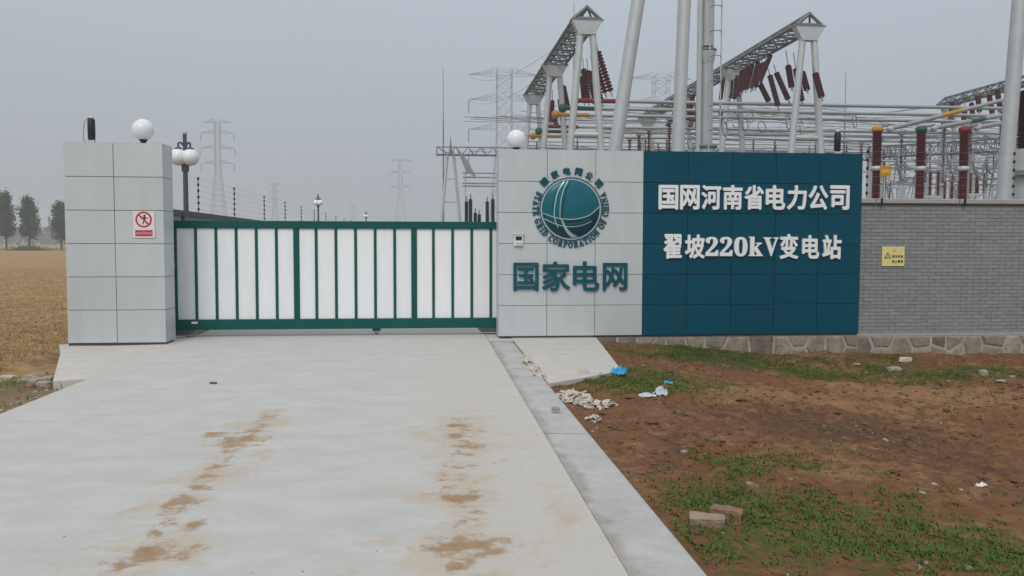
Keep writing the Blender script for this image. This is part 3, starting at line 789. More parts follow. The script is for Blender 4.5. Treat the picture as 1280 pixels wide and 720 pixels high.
detector(1046.5, ZTOP+.006, YWALL+.25, .36, 'black cylindrical beam detector on top of the teal sign wall')

# ================================================================== PERIMETER WALL AND ELECTRIC FENCES
XL = -4.45
lw = thing('perimeter_wall', 'grey perimeter wall with dark coping running back behind the gate', 'wall', (XL, 15, -.3))
MB().box(XL-.24, XL, 14.35, 75, -.4, 2.07).build('wall', 'wall_render', lw)
yy = 14.32
while yy < 75:
    MB().box(XL-.30, XL+.06, yy, min(yy+2.98, 75), 2.071, 2.16).build('coping_slab', 'wall_cap', lw); yy += 3.0
def fence(name_label, posts, h, wires=6):
    """posts: list of base points"""
    t = thing('electric_fence', name_label, 'fence', posts[0])
    up = Vector((0,0,1))
    for p in posts:
        po = MB().tube(p, p + up*h, .012, n=6).build('post', 'wire', t)
        for k in range(wires):
            c = p + up * (h * (.12 + .84 * k / (wires-1)))
            MB().lathe(c, [(.004,-.03),(.021,-.022),(.023,.0),(.021,.022),(.004,.03)], 8).build('insulator', 'black_plastic', po)
    for k in range(wires):
        hz = h * (.12 + .84 * k / (wires-1))
        MB().path([p + up*hz + Vector((.02,-.02,0)) for p in posts], .0016, 4).build('wire', 'wire', t)
    return t
fence('electric fence with black insulators along the perimeter wall behind the gate', [Vector((XL-.12, y, 2.161)) for y in (17.3, 20.4, 24.0, 27.4, 30.8, 34.2, 38, 42, 46, 50)], .72)
fy = YBW + .16
fence('electric fence with black insulators on top of the grey brick wall', [Vector((W(1083.5,230,fy).x, fy, 2.376)), Vector((10.4, fy, 2.376)), Vector((13.2, fy, 2.376))], .86)
for k, px in enumerate((1102, 1206)):
    c = W(px, 250, YBW-.05); m_ = MB().box(c.x-.018, c.x+.018, YBW-.064, YBW-.0515, BZ1-.03, BZ1+.088)
    tag(m_.build('clamp', 'black_plastic', None, (c.x, YBW-.05, BZ1)), ('dark clamp on the wall coping next to the teal sign', 'dark clamp on the wall coping in the middle of the brick wall')[k], 'clamp', 'clamps on the coping')

# ================================================================== LAMP POSTS IN THE YARD
def lamp_post(px, pytop, D, label, rglobe=.195):
    top = P(px, pytop, D); t = thing('lamp_post', label, 'lamp post', (top.x, top.y, -.1), 'globe lamp posts in the yard')
    H = top.z; x, y = top.x, top.y
    MB().tube((x,y,-.1), (x,y,H-.9), .07, .055, 12).tube((x,y,H-.9),(x,y,H-.72),.085,.085,12).tube((x,y,H-.72),(x,y,H-.05),.045,.045,10).build('pole', 'lamp_metal', t)
    MB().lathe((x,y,H-.05), [(.045,0),(.06,.03),(.03,.08),(.001,.1)], 10).build('finial', 'galv', t)
    for k in range(3):
        a = R(215 + 120*k); d = Vector((math.cos(a), math.sin(a), 0)); c = Vector((x,y,H-.58)) + d*.15
        arm = MB().path([Vector((x,y,H-.35)), Vector((x,y,H-.24))+d*.09, Vector((x,y,H-.26))+d*.15, c+Vector((0,0,rglobe-.02))], .022, 6).build('arm', 'lamp_metal', t)
        MB().sphere(c, rglobe, 20, 12).build('globe', 'globe', t)
        MB().lathe(c+Vector((0,0,rglobe-.03)), [(.08,0),(.09,.03),(.03,.07),(.001,.07)], 12).build('globe_cap', 'lamp_metal', arm)
lamp_post(230.5, 166, 19.5, 'dark lamp post with white globes just behind the gate pillar')
lamp_post(397.5, 243, 56, 'small distant lamp post rising above the middle of the gate')
lamp_post(457.5, 264, 95, 'tiny farthest lamp post above the gate top beam')

# ================================================================== LATTICE TOWERS
def lattice_body(mb, b, H, w0, w1, n, r, frac=1.0):
    """square tapering lattice from base b; returns nothing"""
    lv = []
    for k in range(n+1):
        t = k/n; z = H * (1-(1-t)**1.25); w = w0 + (w1-w0) * min(1, z/(H*frac))
        lv.append([Vector(b)+Vector((sx*w/2, sy*w/2, z)) for sx,sy in ((-1,-1),(1,-1),(1,1),(-1,1))])
    for a, c in zip(lv, lv[1:]):
        for i in range(4):
            j = (i+1) % 4
            mb.bar(a[i], c[i], r); mb.bar(a[i], c[j], r*.6); mb.bar(a[j], c[i], r*.6); mb.bar(c[i], c[j], r*.6)
    return lv
def pylon(px, pytop, D, arms, label, w0=6.0, w1=1.3, r=.09, turn=0.0, frac=.62):
    top = P(px, pytop, D); t = thing('transmission_pylon', label, 'pylon', (top.x, top.y, -.75), 'steel lattice transmission pylons')
    r *= .62; H = top.z + .75; b = Vector((top.x, top.y, -.75))
    mb = MB(); lattice_body(mb, b, H, w0, w1, 14, r, frac); mb.build('lattice_body', 'lattice_hazed', t)
    for py, half in arms:
        z = P(px, py, D).z; hl = half * D / FPX
        for s in (-1, 1):
            tip = Vector((b.x + s*hl*math.cos(turn), b.y + s*hl*math.sin(turn), z)); m2 = MB()
            for sy in (-1, 1):
                root = Vector((b.x + s*w1*.5, b.y + sy*w1*.5, z)); m2.bar(root, tip, r*.8); m2.bar(root + Vector((0,0,1.1)), tip, r*.7)
                for k in range(1, 5):
                    q0 = root.lerp(tip, k/5); q1 = (root+Vector((0,0,1.1))).lerp(tip, k/5); m2.bar(q0, q1, r*.5); m2.bar(q1, root.lerp(tip, (k+1)/5), r*.4)
            arm = m2.build('cross_arm', 'lattice_hazed', t)
            if py != arms[0][0]: MB().lathe(tip - Vector((0,0,2.6)), [(.02,0)] + [(.13 if k % 2 else .05, .2*k) for k in range(12)] + [(.02,2.6)], 6).build('insulator', 'galv_dark', arm)
    return t
pylon(630, 88, 165, [(94,44), (125,44), (162,44), (190,44)], 'tall lattice pylon with long cross-arms left of the near gantry', w0=6.5, w1=2.9, r=.10)
pylon(826, 94, 175, [(98,38), (128,40), (165,38)], 'lattice pylon seen behind the leaning tube leg above the sign', w0=6.5, w1=3.0, r=.10)
pylon(271, 152, 260, [(154,17), (167,20), (186,21), (205,20)], 'grey lattice pylon with four cross-arms right of the lamp post', w0=6.0, w1=1.6, r=.11)
pylon(500, 199, 430, [(201,14), (216,13), (234,14)], 'faint hazy pylon above the right half of the gate', w0=8, w1=2.0, r=.14)
pylon(343, 229, 560, [(231,6), (240,7), (250,7)], 'faint far pylon above the left half of the gate', w0=8, w1=2.2, r=.16)
pylon(441, 256, 820, [(257,5), (262,6)], 'very faint far pylon just above the middle of the gate', w0=8, w1=2.4, r=.2)
def rod(px, pytop, D, label, lattice=True):
    top = P(px, pytop, D); t = thing('lightning_rod', label, 'lightning rod', (top.x, top.y, -.75), 'slender lightning rods')
    x, y = top.x, top.y
    MB().tube((x,y,-.75), (x,y,top.z*.72), .14, .09, 8).build('lower_mast', 'lattice', t)
    MB().tube((x,y,top.z*.72), (x,y,top.z), .06, .03, 6).build('tip', 'lattice', t)
rod(553.5, 84, 120, 'slender lightning rod left of the tall pylon')
rod(1057, 88, 110, 'slender lightning rod behind the bus tubes above the teal sign')
rod(717, 2, 95, 'slender lightning rod behind the near gantry peak')

# ================================================================== SUBSTATION: A-FRAME GANTRIES
INS = {}
def insulator_mesh(n, m='porcelain_red', inner=.34, seg=8):
    if (n, m, inner) not in INS:
        prof = [(.001, 0), (inner, 0)]
        for k in range(n):
            z = (k + .15) / n; prof += [(inner, z), (1.0, z + .32/n), (.95, z + .42/n), (inner, z + .62/n)]
        prof += [(inner, 1), (.001, 1)]
        mb = MB().lathe((0,0,0), prof, seg, smooth=False); me = bpy.data.meshes.new('insulator'); me.from_pydata(mb.v, [], mb.f); me.materials.append(M[m]); INS[n, m, inner] = me
    return INS[n, m, inner]
def ins_between(name, a, b, r, parent, n=15, m='porcelain_red', inner=.34, seg=8):
    a = Vector(a); b = Vector(b); d = b - a
    o = part(name, insulator_mesh(n, m, inner, seg), parent, a, (r, r, d.length), d.to_track_quat('Z','Y').to_euler()); return o
def a_frame(t, x, y, ztop, dx_top=.32, slope=.083, r=.23, bar_z=None):
    """two tubular legs meeting under a wedge cap"""
    for s in (-1, 1):
        MB().tube((x+s*(dx_top+slope*(ztop+.73)), y, -.75), (x+s*dx_top, y, ztop-.1), r, r*.92, 16).build('leg', 'galv', t)
    m_ = MB(); m_.add([(x-.95,y-.30,ztop),(x+.95,y-.30,ztop),(x+.5,y-.26,ztop-.85),(x-.5,y-.26,ztop-.85),(x-.95,y+.30,ztop),(x+.95,y+.30,ztop),(x+.5,y+.26,ztop-.85),(x-.5,y+.26,ztop-.85)],
        [(0,1,2,3),(5,4,7,6),(0,4,5,1),(1,5,6,2),(2,6,7,3),(3,7,4,0)]); m_.build('cap', 'galv', t)
    MB().box(x-1.0, x+1.0, y-.34, y+.34, ztop+.001, ztop+.06).build('cap_plate', 'galv_dark', t)
    if bar_z: w = dx_top + slope*(ztop-bar_z); MB().tube((x-w+.1,y,bar_z),(x+w-.1,y,bar_z), r*.8, n=12).build('tie_bar', 'galv', t)
def truss(t, a, b, half, hgt, n, r, name='truss'):
    """triangular lattice beam from a to b: two bottom chords and a ridge chord"""
    a = Vector(a); b = Vector(b); d = (b-a).normalized(); side = d.cross(Vector((0,0,1))).normalized(); up = Vector((0,0,1)); m_ = MB()
    pts = [(a.lerp(b, k/n) + side*half, a.lerp(b, k/n) - side*half, a.lerp(b, (k+.5)/n if 0 < k < n else k/n) + up*hgt) for k in range(n+1)]
    for k in range(n):
        p, q = pts[k], pts[k+1]
        for i in range(3): m_.tube(p[i], q[i], r if i < 2 else r*1.1, n=6, caps=False)
        m_.bar(p[0], p[1], r*.6); m_.bar(p[0], q[1], r*.55); m_.bar(p[0], p[2], r*.6); m_.bar(p[1], p[2], r*.6); m_.bar(q[0], p[2], r*.6); m_.bar(q[1], p[2], r*.6)
    p = pts[-1]; m_.bar(p[0], p[1], r); m_.bar(p[0], p[2], r); m_.bar(p[1], p[2], r)
    p = pts[0]; m_.bar(p[0], p[2], r); m_.bar(p[1], p[2], r); m_.bar(p[0], p[1], r)
    return m_.build(name, 'lattice', t)
ZG = P(733, 26, 51.9).z
def gantry(x, ys, label, yend, ystart=None):
    t = thing('gantry', label, 'gantry', (x, ys[0], -.75), 'steel gantries of the substation')
    for y in ys: a_frame(t, x, y, ZG, bar_z=8.2)
    truss(t, (x, (ys[0] if ystart is None else ystart)-.1, ZG+.12), (x, yend, ZG+.12), .80, .68, max(6, int((yend-ys[0])/1.6)), .11)
    return t
g1 = gantry(9.55, [51.2, 64.2, 77.2], 'left steel gantry with three A-frames above the emblem', 78)
g2 = gantry(23.6, [51.2, 64.2, 77.2, 90.2], 'middle steel gantry with a long truss above the teal sign', 91)
g3 = gantry(50.5, [65.0, 78.2], 'right steel gantry partly hidden by the tube leg at the picture edge', 79)
# rear gantry, running across
yr = 92.0; za = P(565, 190, 92).z
g4 = thing('rear_gantry', 'long low lattice gantry far back behind the gate and sign', 'gantry', (P(563,190,92).x, yr, -.75), 'steel gantries of the substation')
xr0 = P(563, 190, 92).x
for k in range(6):
    x = xr0 + k * 13.5
    for s in (-1, 1):
        m_ = MB(); lattice_p = [(x+s*(.35+.09*(za+.73)), yr, -.75), (x+s*.3, yr, za)]
        m_.tube(*lattice_p, .17, .15, 10); m_.build('leg', 'galv', g4)
    for zt in (3.5, 6.0, 8.5): MB().tube((x-.35-.09*(za-zt), yr, zt), (x+.35+.09*(za-zt), yr, zt), .08, n=6).build('tie_bar', 'galv', g4)
    MB().tube((x, yr, za-.2), (x, yr, za+1.6), .18, .03, 8).build('peak', 'lattice', g4)
truss(g4, (xr0-1.5, yr, za-.35), (xr0+69, yr, za-.35), .55, .85, 52, .06)
# strain strings on the rear gantry end
st = 0
for k in range(6):
    a_ = P(575+1.5*k, 194+1.0*k, 91); b_ = P(583+2.2*k, 214+1.5*k, 84); tt = thing('insulator_string', 'slanting dark insulator string below the end of the rear gantry', 'insulator', b_, 'strings at the end of the rear gantry')
    ins_between('sheds', a_, b_, .085, tt, 16, 'galv_dark'); MB().tube(a_, a_+Vector((-.3,.6,.45)), .04, n=5).build('link', 'galv_dark', tt)

# hanging and strain insulator strings on the two main gantries
def string(px0, py0, px1, py1, D, r, label, group, up=None, n=12):
    a = P(px0, py0, D); b = P(px1, py1, D-1.2); t = thing('insulator_string', label, 'insulator', b, group)
    ins_between('sheds', a, b, r, t, n)
    if up: MB().tube(a, P(up[0], up[1], D+.3), .035, n=5).build('link', 'galv_dark', t)
    d = (b-a).normalized(); MB().tube(b, b+d*.35, .05, n=6).build('clamp', 'galv_dark', t)
ORD = ['leftmost', 'second', 'third', 'fourth', 'fifth', 'sixth', 'seventh', 'eighth', 'ninth', 'tenth', 'eleventh', 'twelfth', 'thirteenth', 'fourteenth', 'fifteenth', 'sixteenth', 'seventeenth', 'eighteenth', 'nineteenth', 'twentieth', 'twenty-first']
def by_place(group, what):
    """label the members of a group by their order from left to right in view"""
    ob = [o for o in SC.objects if o.parent is None and o.get('group') == group]
    ob.sort(key=lambda o: (o.location - CAMP).dot(CR) / (o.location - CAMP).dot(CF))
    for k, o in enumerate(ob): o['label'] = what % (ORD[k] if k == 0 else ORD[k] + ' from left')
GL = 'insulator strings on the left gantry'; GM = 'insulator strings on the middle gantry'
for a in ((747,64,763,114,53.5,(743,42)), (741,68,756,116,54.5,(740,46)), (729,86,735,126,60,(728,72)), (734,88,744,130,61,(733,72)), (740,88,752,128,60,(738,70)),
          (704,108,709,132,67,(701,90)), (690,126,689,152,69,(690,112)), (699,124,704,156,70,(697,108)), (727,96,730,126,62,(722,76)), (691,140,695,156,74,(690,120))):
    string(a[0],a[1],a[2],a[3],a[4],.215,'dark red insulator string hanging from the left gantry', GL, a[5])
def k4(x, y): return 890 + x/4.8, 10 + y/4.8
for i, (x0, y0, x1, y1) in enumerate(((65,430,50,545), (92,430,82,545), (125,370,108,540), (150,375,132,545), (176,375,158,530), (215,350,185,490), (242,335,205,485), (275,318,235,480),
        (350,278,285,440), (322,320,250,470), (285,450,338,555), (345,400,395,585), (383,385,455,545), (455,345,476,470), (500,360,537,555), (540,385,568,485), (618,390,656,530), (300,330,262,470), (195,365,170,500), (110,400,96,540))):
    p0 = k4(x0, y0); p1 = k4(x1, y1); D = DX(p0[0], 24.3) - .5
    D = min(max(D, 52.5), 70)
    ux, uy = k4(x0 - (14 if i >= 10 else 2), y0 - (95 if i in (13, 14) else 50))
    string(p0[0], p0[1], p1[0], p1[1], D, .18 if i < 10 or i > 16 else .215, 'dark red insulator string hanging from the middle gantry', GM, (ux, uy))
for a in ((866,118,860,150,72), (858,130,845,156,73), (850,128,834,158,74), (875,125,870,152,71), (901,140,903,158,70), (868,138,862,160,75), (1190,128,1188,148,78), (1206,136,1204,152,76), (1222,120,1224,138,74), (1236,118,1240,140,73), (1246,112,1250,134,72), (1214,128,1216,150,77)):
    string(a[0],a[1],a[2],a[3],a[4],.23,'dark red insulator string behind the bus tubes', 'insulator strings behind the bus tubes', (a[0],a[1]-10))

by_place(GL, 'dark red insulator string on the left gantry, %s')
by_place(GM, 'dark red insulator string on the middle gantry, %s')
by_place('insulator strings behind the bus tubes', 'dark red insulator string behind the bus tubes, %s')
by_place('strings at the end of the rear gantry', 'slanting dark insulator string below the end of the rear gantry, %s')

# ---- tubular bus bars
ZB = P(722, 125.5, 58).z
lbls = ['red ended bus tube in the upper row behind the gantries', 'green ended bus tube in the upper row behind the gantries', 'orange ended bus tube in the upper row behind the gantries',
        'red ended bus tube in the lower row behind the gantries', 'green ended bus tube in the lower row behind the gantries', 'orange ended bus tube in the lower row behind the gantries']
specs = [(722,125.5,58,'cap_red',58), (703,135,61.4,'cap_green',0), (694,143.2,64.7,'cap_yellow',0), (684,158,70.8,'cap_red',0), (673,164,74.2,'cap_green',0), (666,170,77.6,'cap_yellow',0)]
for (px, py, D, capm, _), lb in zip(specs, lbls):
    a = P(px, py, D); t = thing('bus_tube', lb, 'bus tube', (a.x, a.y, a.z), 'tubular bus bars')
    MB().tube((a.x+2.6,a.y,a.z), (a.x+66,a.y,a.z), .125, n=12).build('tube', 'bus_metal', t)
    MB().tube((a.x+.15,a.y,a.z), (a.x+2.6,a.y,a.z), .16, n=12).build('colour_sleeve', capm, t)
    MB().sphere((a.x,a.y,a.z), .33 if capm != 'cap_red' else .2, 18, 12).build('end_ball', capm, t)
    for x in (18.5, 41.0, 62.0):
        MB().box(x-.2, x+.2, a.y-.2, a.y+.2, a.z-.26, a.z-.127).build('saddle', 'galv_dark', t)
        ins_between('support_insulator', (x, a.y, a.z-.27), (x, a.y, a.z-2.9), .2, t, 14)
        MB().tube((x,a.y,a.z-2.9), (x,a.y,-.75), .16, n=10).build('support_post', 'galv', t)
# jumper loops and grading rings below the tubes
for i, (px, py, rp_, D) in enumerate(((865,178,8,60), (919,150,9,57.5), (931,155,8.5,58), (985,152,9,58), (906,161,9,57), (1002,160,9,62), (1068,150,9,61), (938,146,7,59), (952,158,7,60), (1232,178,9,60))):
    c = P(px, py, D); rr = rp_ * D / FPX; ax = Vector((math.sin(R(20+17*i)), -.8, .1)).normalized(); u_ = ax.orthogonal().normalized(); w_ = ax.cross(u_)
    m_ = MB().path([c + (u_*math.cos(t_) + w_*math.sin(t_))*rr for t_ in np.linspace(0, 2*math.pi*(.86 if i % 2 else 1), 17)], .035, 5)
    tag(m_.build('jumper_loop', 'galv_dark', None, c), 'thin grey jumper loop under the bus tubes', 'jumper loop', 'jumper loops under the bus tubes')

by_place('jumper loops under the bus tubes', 'thin grey jumper loop under the bus tubes, %s')

# ---- near tubular A-frame, leaning legs, mast with ladder
def leg_line(pa, pb, D, r, t, name='leg'):
    a = P(*pa, D); b = P(*pb, D); d = (a-b); a2 = b + d * ((16.2-b.z)/d.z); b2 = b + d * ((-.75-b.z)/d.z)
    MB().tube(b2, a2, r, r*.98, 20).build(name, 'galv', t); return a2
f1 = thing('tube_a_frame', 'near pair of tall tubular legs rising above the sign wall', 'gantry leg', P(805, 300, 21) - Vector((0,0,2)), 'near tubular A-frames')
a2 = leg_line((797,0), (768,190), 21, .168, f1); b2 = leg_line((855,0), (847,190), 21.4, .163, f1)
MB().lathe((a2+b2)/2, [(.001,-.3),(.6,-.3),(.7,.1),(.001,.1)], 12).build('head', 'galv', f1)
f2 = thing('tube_a_frame', 'near tall tubular leg at the right edge of the photograph', 'gantry leg', P(1254, 300, 21) - Vector((0,0,2)), 'near tubular A-frames')
a2 = leg_line((1274,0), (1254,248), 21, .175, f2); leg_line((1345,0), (1352,248), 21.4, .175, f2)
mt = thing('lightning_mast', 'tubular mast with a ladder cage beside the near tube leg', 'mast', P(880, 300, 26) - Vector((0,0,2)))
DM = 26.0; base = P(882, 184, DM); x, y = base.x, base.y; zf = P(882, 62, DM).z
MB().tube((x,y,-.75), (x,y,base.z), .27, .27, 20).build('lower_tube', 'galv', mt)
MB().tube((x,y,base.z+.05), (x,y,zf-.05), .195, .195, 20).build('middle_tube', 'galv', mt)
MB().tube((x,y,zf+.1), (x,y,16), .20, .19, 20).build('upper_tube', 'galv', mt)
for zz, rr in ((base.z-.02,.34), (zf-.06,.27)): MB().lathe((x,y,zz), [(.001,0),(rr,0),(rr+.02,.04),(rr,.09),(.001,.09)], 20).build('flange', 'galv_dark', mt)
MB().lathe((x,y,zf-.42), [(.2,0),(.27,.34),(.27,.36),(.001,.36)], 20).build('collar', 'galv', mt)
lx0, lx1 = P(873, 100, DM).x, P(895, 100, DM).x
MB().tube((lx0-.03,y-.12,1), (lx0-.03,y-.12,16), .085, n=10).build('conduit', 'galv', mt)
for lx in (x-.06, lx1): MB().tube((lx,y-.42,1), (lx,y-.42,16), .022, n=6).build('ladder_rail', 'galv', mt)
for k in range(60):
    z = 1.3 + k*.245
    if k % 3 == 0: MB().path([(x-.06,y-.42,z),(x-.02,y-.62,z),(lx1-.1,y-.64,z),(lx1,y-.42,z)], .012, 4).build('cage_hoop', 'galv_dark', mt)

# ---- post insulators with coloured caps on the right, slanting tubes
DP = 38.0
for k, (px, capm, nm) in enumerate(((1096.5,'cap_yellow','yellow'), (1151.5,'cap_green','green'), (1205.5,'cap_red','red'))):
    tp = P(px, 161, DP); z1 = P(px, 210, DP).z; zb_ = P(px, 262, DP).z
    t = thing('post_insulator', 'tall dark red post insulator with a %s cap behind the brick wall' % nm, 'insulator', (tp.x, tp.y, -.75), 'post insulators behind the brick wall')
    ins_between('upper_insulator', (tp.x,tp.y,z1+.12), (tp.x,tp.y,tp.z-.08), .225, t, 22, inner=.78, seg=14)
    ins_between('lower_insulator', (tp.x,tp.y,zb_), (tp.x,tp.y,z1-.1), .205, t, 22, inner=.78, seg=14)
    MB().lathe((tp.x,tp.y,z1-.1), [(.001,0),(.24,0),(.26,.1),(.24,.21),(.001,.21)], 16).build('joint_ring', 'galv', t)
    MB().lathe((tp.x,tp.y,tp.z-.1), [(.001,0),(.23,0),(.25,.08),(.24,.2),(.1,.26),(.001,.26)], 16).build('cap', capm, t)
    MB().tube((tp.x,tp.y,tp.z+.1), (tp.x+.55,tp.y-.1,tp.z+.22), .06, n=8).build('terminal', 'galv_dark', t)
    MB().tube((tp.x,tp.y,-.75), (tp.x,tp.y,zb_), .2, n=12).build('support_post', 'galv', t)
    # slanting tube
    a = P(px+16, 160 - k*1.0, DP+.3); b = P((1268, 1278, 1290)[k], (120, 138, 146)[k], DP+5)
    s_ = thing('slanting_tube', 'slanting metal tube rising right from beside the %s capped post insulator' % nm, 'bus tube', a, 'slanting bus tubes')
    MB().tube(a, b, .10, n=10).build('tube', 'bus_metal', s_)
    c1, c2 = a.lerp(b,.38), a.lerp(b,.54)
    if k < 2: MB().tube(c1, c2, .108, n=10).build('colour_sleeve', capm, s_)
    MB().lathe(a, [(.001,-.1),(.14,-.1),(.16,0),(.14,.1),(.001,.1)], 12, axis=(0,1,0)).build('end_ring', 'galv', s_)
    ins_between('support_insulator', b - Vector((0,0,.1)), b - Vector((0,0,2.5)), .18, s_, 14); MB().tube(b-Vector((0,0,2.5)), (b.x,b.y,-.75), .14, n=8).build('support_post', 'galv', s_)
yp = P(1106.5, 213, DP-.6)
t = thing('tag_plate', 'small yellow tag plate beside the yellow capped post insulator', 'sign', yp); yu = DP/FPX
MB().bevel_box(yp.x-7*yu, yp.x+7*yu, yp.y-.02, yp.y, yp.z-6.5*yu, yp.z+6.5*yu, .01).build('plate', 'cap_yellow', t)
MB().box(yp.x-4.6*yu, yp.x+4.6*yu, yp.y-.024, yp.y-.019, yp.z-1.5*yu, yp.z+2*yu).build('print', 'sign_orange', t)
MB().tube((yp.x,yp.y+.05,-.75), (yp.x,yp.y+.05,yp.z+.2), .03, n=6).build('post', 'galv', t)

# ---- big bushing and tank at the right edge
cb = P(1284, 186, 27); t = thing('circuit_breaker', 'large dark red bushing on a grey tank at the right edge', 'circuit breaker', (cb.x, cb.y, -.75))
ins_between('bushing', cb, (cb.x, cb.y, P(1284,112,27).z), .36, t, 26, inner=.72, seg=20)
MB().tube((cb.x,cb.y,cb.z), (cb.x,cb.y,P(1284,213,27).z), .52, n=24).build('tank', 'galv', t)
zz = P(1284,214,27).z; MB().tube((cb.x,cb.y,zz), (cb.x,cb.y,zz-.12), .6, n=24).build('flange', 'galv_dark', t)
MB().tube((cb.x,cb.y,zz-.12), (cb.x,cb.y,-.75), .36, n=18).build('support', 'galv', t)

# ---- disconnectors and thin conductors filling the yard behind the sign
def disconnector(px, py, D, w, label):
    b = P(px, py, D); t = thing('disconnector', label, 'switchgear', (b.x, b.y, -.75), 'disconnectors in the rows behind the sign')
    x, y, z = b.x, b.y, b.z; h = 2.3
    for s in (-1, 1):
        ins_between('insulator', (x+s*w, y, z-h), (x+s*w, y, z), .14, t, 12)
        MB().tube((x+s*w,y,z-h), (x+s*w,y,-.75), .13, n=8).build('support_post', 'galv', t)
        MB().tube((x+s*w,y,z), (x+s*w,y,z+.25), .06, n=6).build('terminal', 'galv_dark', t)
    MB().box(x-w-.3, x+w+.3, y-.1, y+.1, z-h-.16, z-h-.001).build('base_beam', 'galv', t)
    MB().tube((x-w,y,z+.2), (x+w,y,z+.2), .05, n=6).build('contact_arm', 'bus_metal', t)
    MB().path([Vector((x+w,y,z+.25)), Vector((x+w+.5,y,z+.9)), Vector((x+w+.7,y+.2,z+1.9))], .025, 5).build('jumper', 'galv_dark', t)
for i, (px, py, D) in enumerate(((690,180,82), (735,176,84), (786,178,80), (820,174,86), (915,178,82), (955,175,84), (1005,180,80), (1042,177,86), (1072,182,80), (1118,186,82), (1142,192,70), (1176,184,84), (1196,196,66), (1228,190,78), (1250,198,68), (1126,214,56), (1172,218,58), (1240,212,56))):
    disconnector(px, py, D, 1.1, 'disconnector')
by_place('disconnectors in the rows behind the sign', 'red insulator disconnector in the rows behind the sign, %s')
cw_ = []
for i in range(60):
    D = random.uniform(60, 96); x0 = random.uniform(560, 1040); y0 = random.uniform(128, 186); L = random.uniform(12, 30)
    a = P(x0, y0, D); cw_.append((a, Vector((a.x + L, a.y + random.uniform(-2, 2), a.z + random.uniform(-.6, .6))), random.uniform(.1, .7)))
for i in range(40):
    D = random.uniform(50, 80); a = P(random.uniform(1085, 1240), random.uniform(150, 236), D); cw_.append((a, Vector((a.x + random.uniform(3, 9), a.y + random.uniform(-2, 2), a.z + random.uniform(-1.5, 1.5))), random.uniform(.05, .4)))
m_ = MB()
for a, b, sg in cw_: m_.path([a.lerp(b, k/8) - Vector((0,0,sg*4*(k/8)*(1-k/8))) for k in range(9)], .024, 4)
tag(stuff(m_.build('conductor_wires', 'galv_dark')), 'thin slack conductor wires crossing the switchyard', 'wires')

# ---- low equipment seen over the brick wall
def small_equipment(px, py, D, kind, label):
    b = P(px, py, D); t = thing('switchgear', label, 'switchgear', (b.x, b.y, -.75), 'low switchgear over the brick wall')
    x, y = b.x, b.y
    MB().tube((x,y,-.75), (x,y,b.z-1.3), .12, n=10).build('support_post', 'galv', t)
    MB().box(x-.6, x+.6, y-.12, y+.12, b.z-1.3, b.z-1.16).build('cross_beam', 'galv', t)
    for s in (-1, 0, 1):
        if kind == 0: ins_between('insulator', (x+s*.42,y,b.z-1.15), (x+s*.42,y,b.z), .13, t, 10)
        else:
            MB().tube((x+s*.3,y,b.z-1.15), (x+s*random.uniform(-.5,.7),y+random.uniform(-.4,.4),b.z+random.uniform(.1,.5)), .03, n=6).build('strut', 'galv_dark', t)
    MB().box(x-.5, x+.5, y-.06, y+.06, b.z+.001, b.z+.08).build('contact_arm', 'galv_dark', t)
for i, (px, py, D, kd) in enumerate(((1163,214,42,0), (1124,206,48,1), (1140,222,52,1), (1182,206,55,1), (1222,216,50,0), (1236,224,44,1), (1112,230,44,1), (1190,226,47,0), (1260,228,50,0))):
    small_equipment(px, py, D, kd, ('low switchgear of red insulators on a grey support over the brick wall', 'low switchgear of slanting grey struts over the brick wall')[kd])
for i, (xa, ya, xb, yb, sag, D) in enumerate(((1215,200,1232,200,20,40), (1232,198,1246,198,18,40), (1112,182,1126,188,10,46), (1183,188,1196,205,10,44), (1120,196,1136,220,3,44), (1146,196,1164,188,8,50))):
    a = P(xa,ya,D); b = P(xb,yb,D); c = P((xa+xb)/2, max(ya,yb)+sag, D)
    pts = [a*(1-t_)**2 + (c+(c-(a+b)/2))*2*t_*(1-t_) + b*t_*t_ for t_ in np.linspace(0,1,13)]
    tag(MB().path(pts, .055, 6).build('cable_loop', 'galv_dark', None, a), 'dark flexible cable loop hanging over the brick wall', 'cable', 'cable loops over the brick wall')
by_place('cable loops over the brick wall', 'dark flexible cable loop hanging over the brick wall, %s')
for kd_, w_ in ((0, 'of red insulators'), (1, 'of slanting grey struts')):
    ob_ = [o for o in SC.objects if o.get('group') == 'low switchgear over the brick wall' and w_ in o['label']]
    ob_.sort(key=lambda o: (o.location - CAMP).dot(CR) / (o.location - CAMP).dot(CF))
    for k, o in enumerate(ob_): o['label'] = 'low switchgear %s over the brick wall, %s' % (w_, ORD[k] if k == 0 else ORD[k] + ' from left')
# lattice cross beams lower down on the right
g5 = thing('low_gantry', 'low grey lattice beam behind the post insulators', 'gantry', (P(1100,200,72).x, P(1100,200,72).y, -.75), 'steel gantries of the substation')
pa, pb = P(1085, 196, 72), P(1290, 186, 60)
truss(g5, pa, pb, .4, .9, 18, .06)
for q in (.03, .35, .68, .97): c = pa.lerp(pb, q); MB().tube((c.x,c.y,-.75), (c.x,c.y,c.z), .16, n=10).build('leg', 'galv', g5)
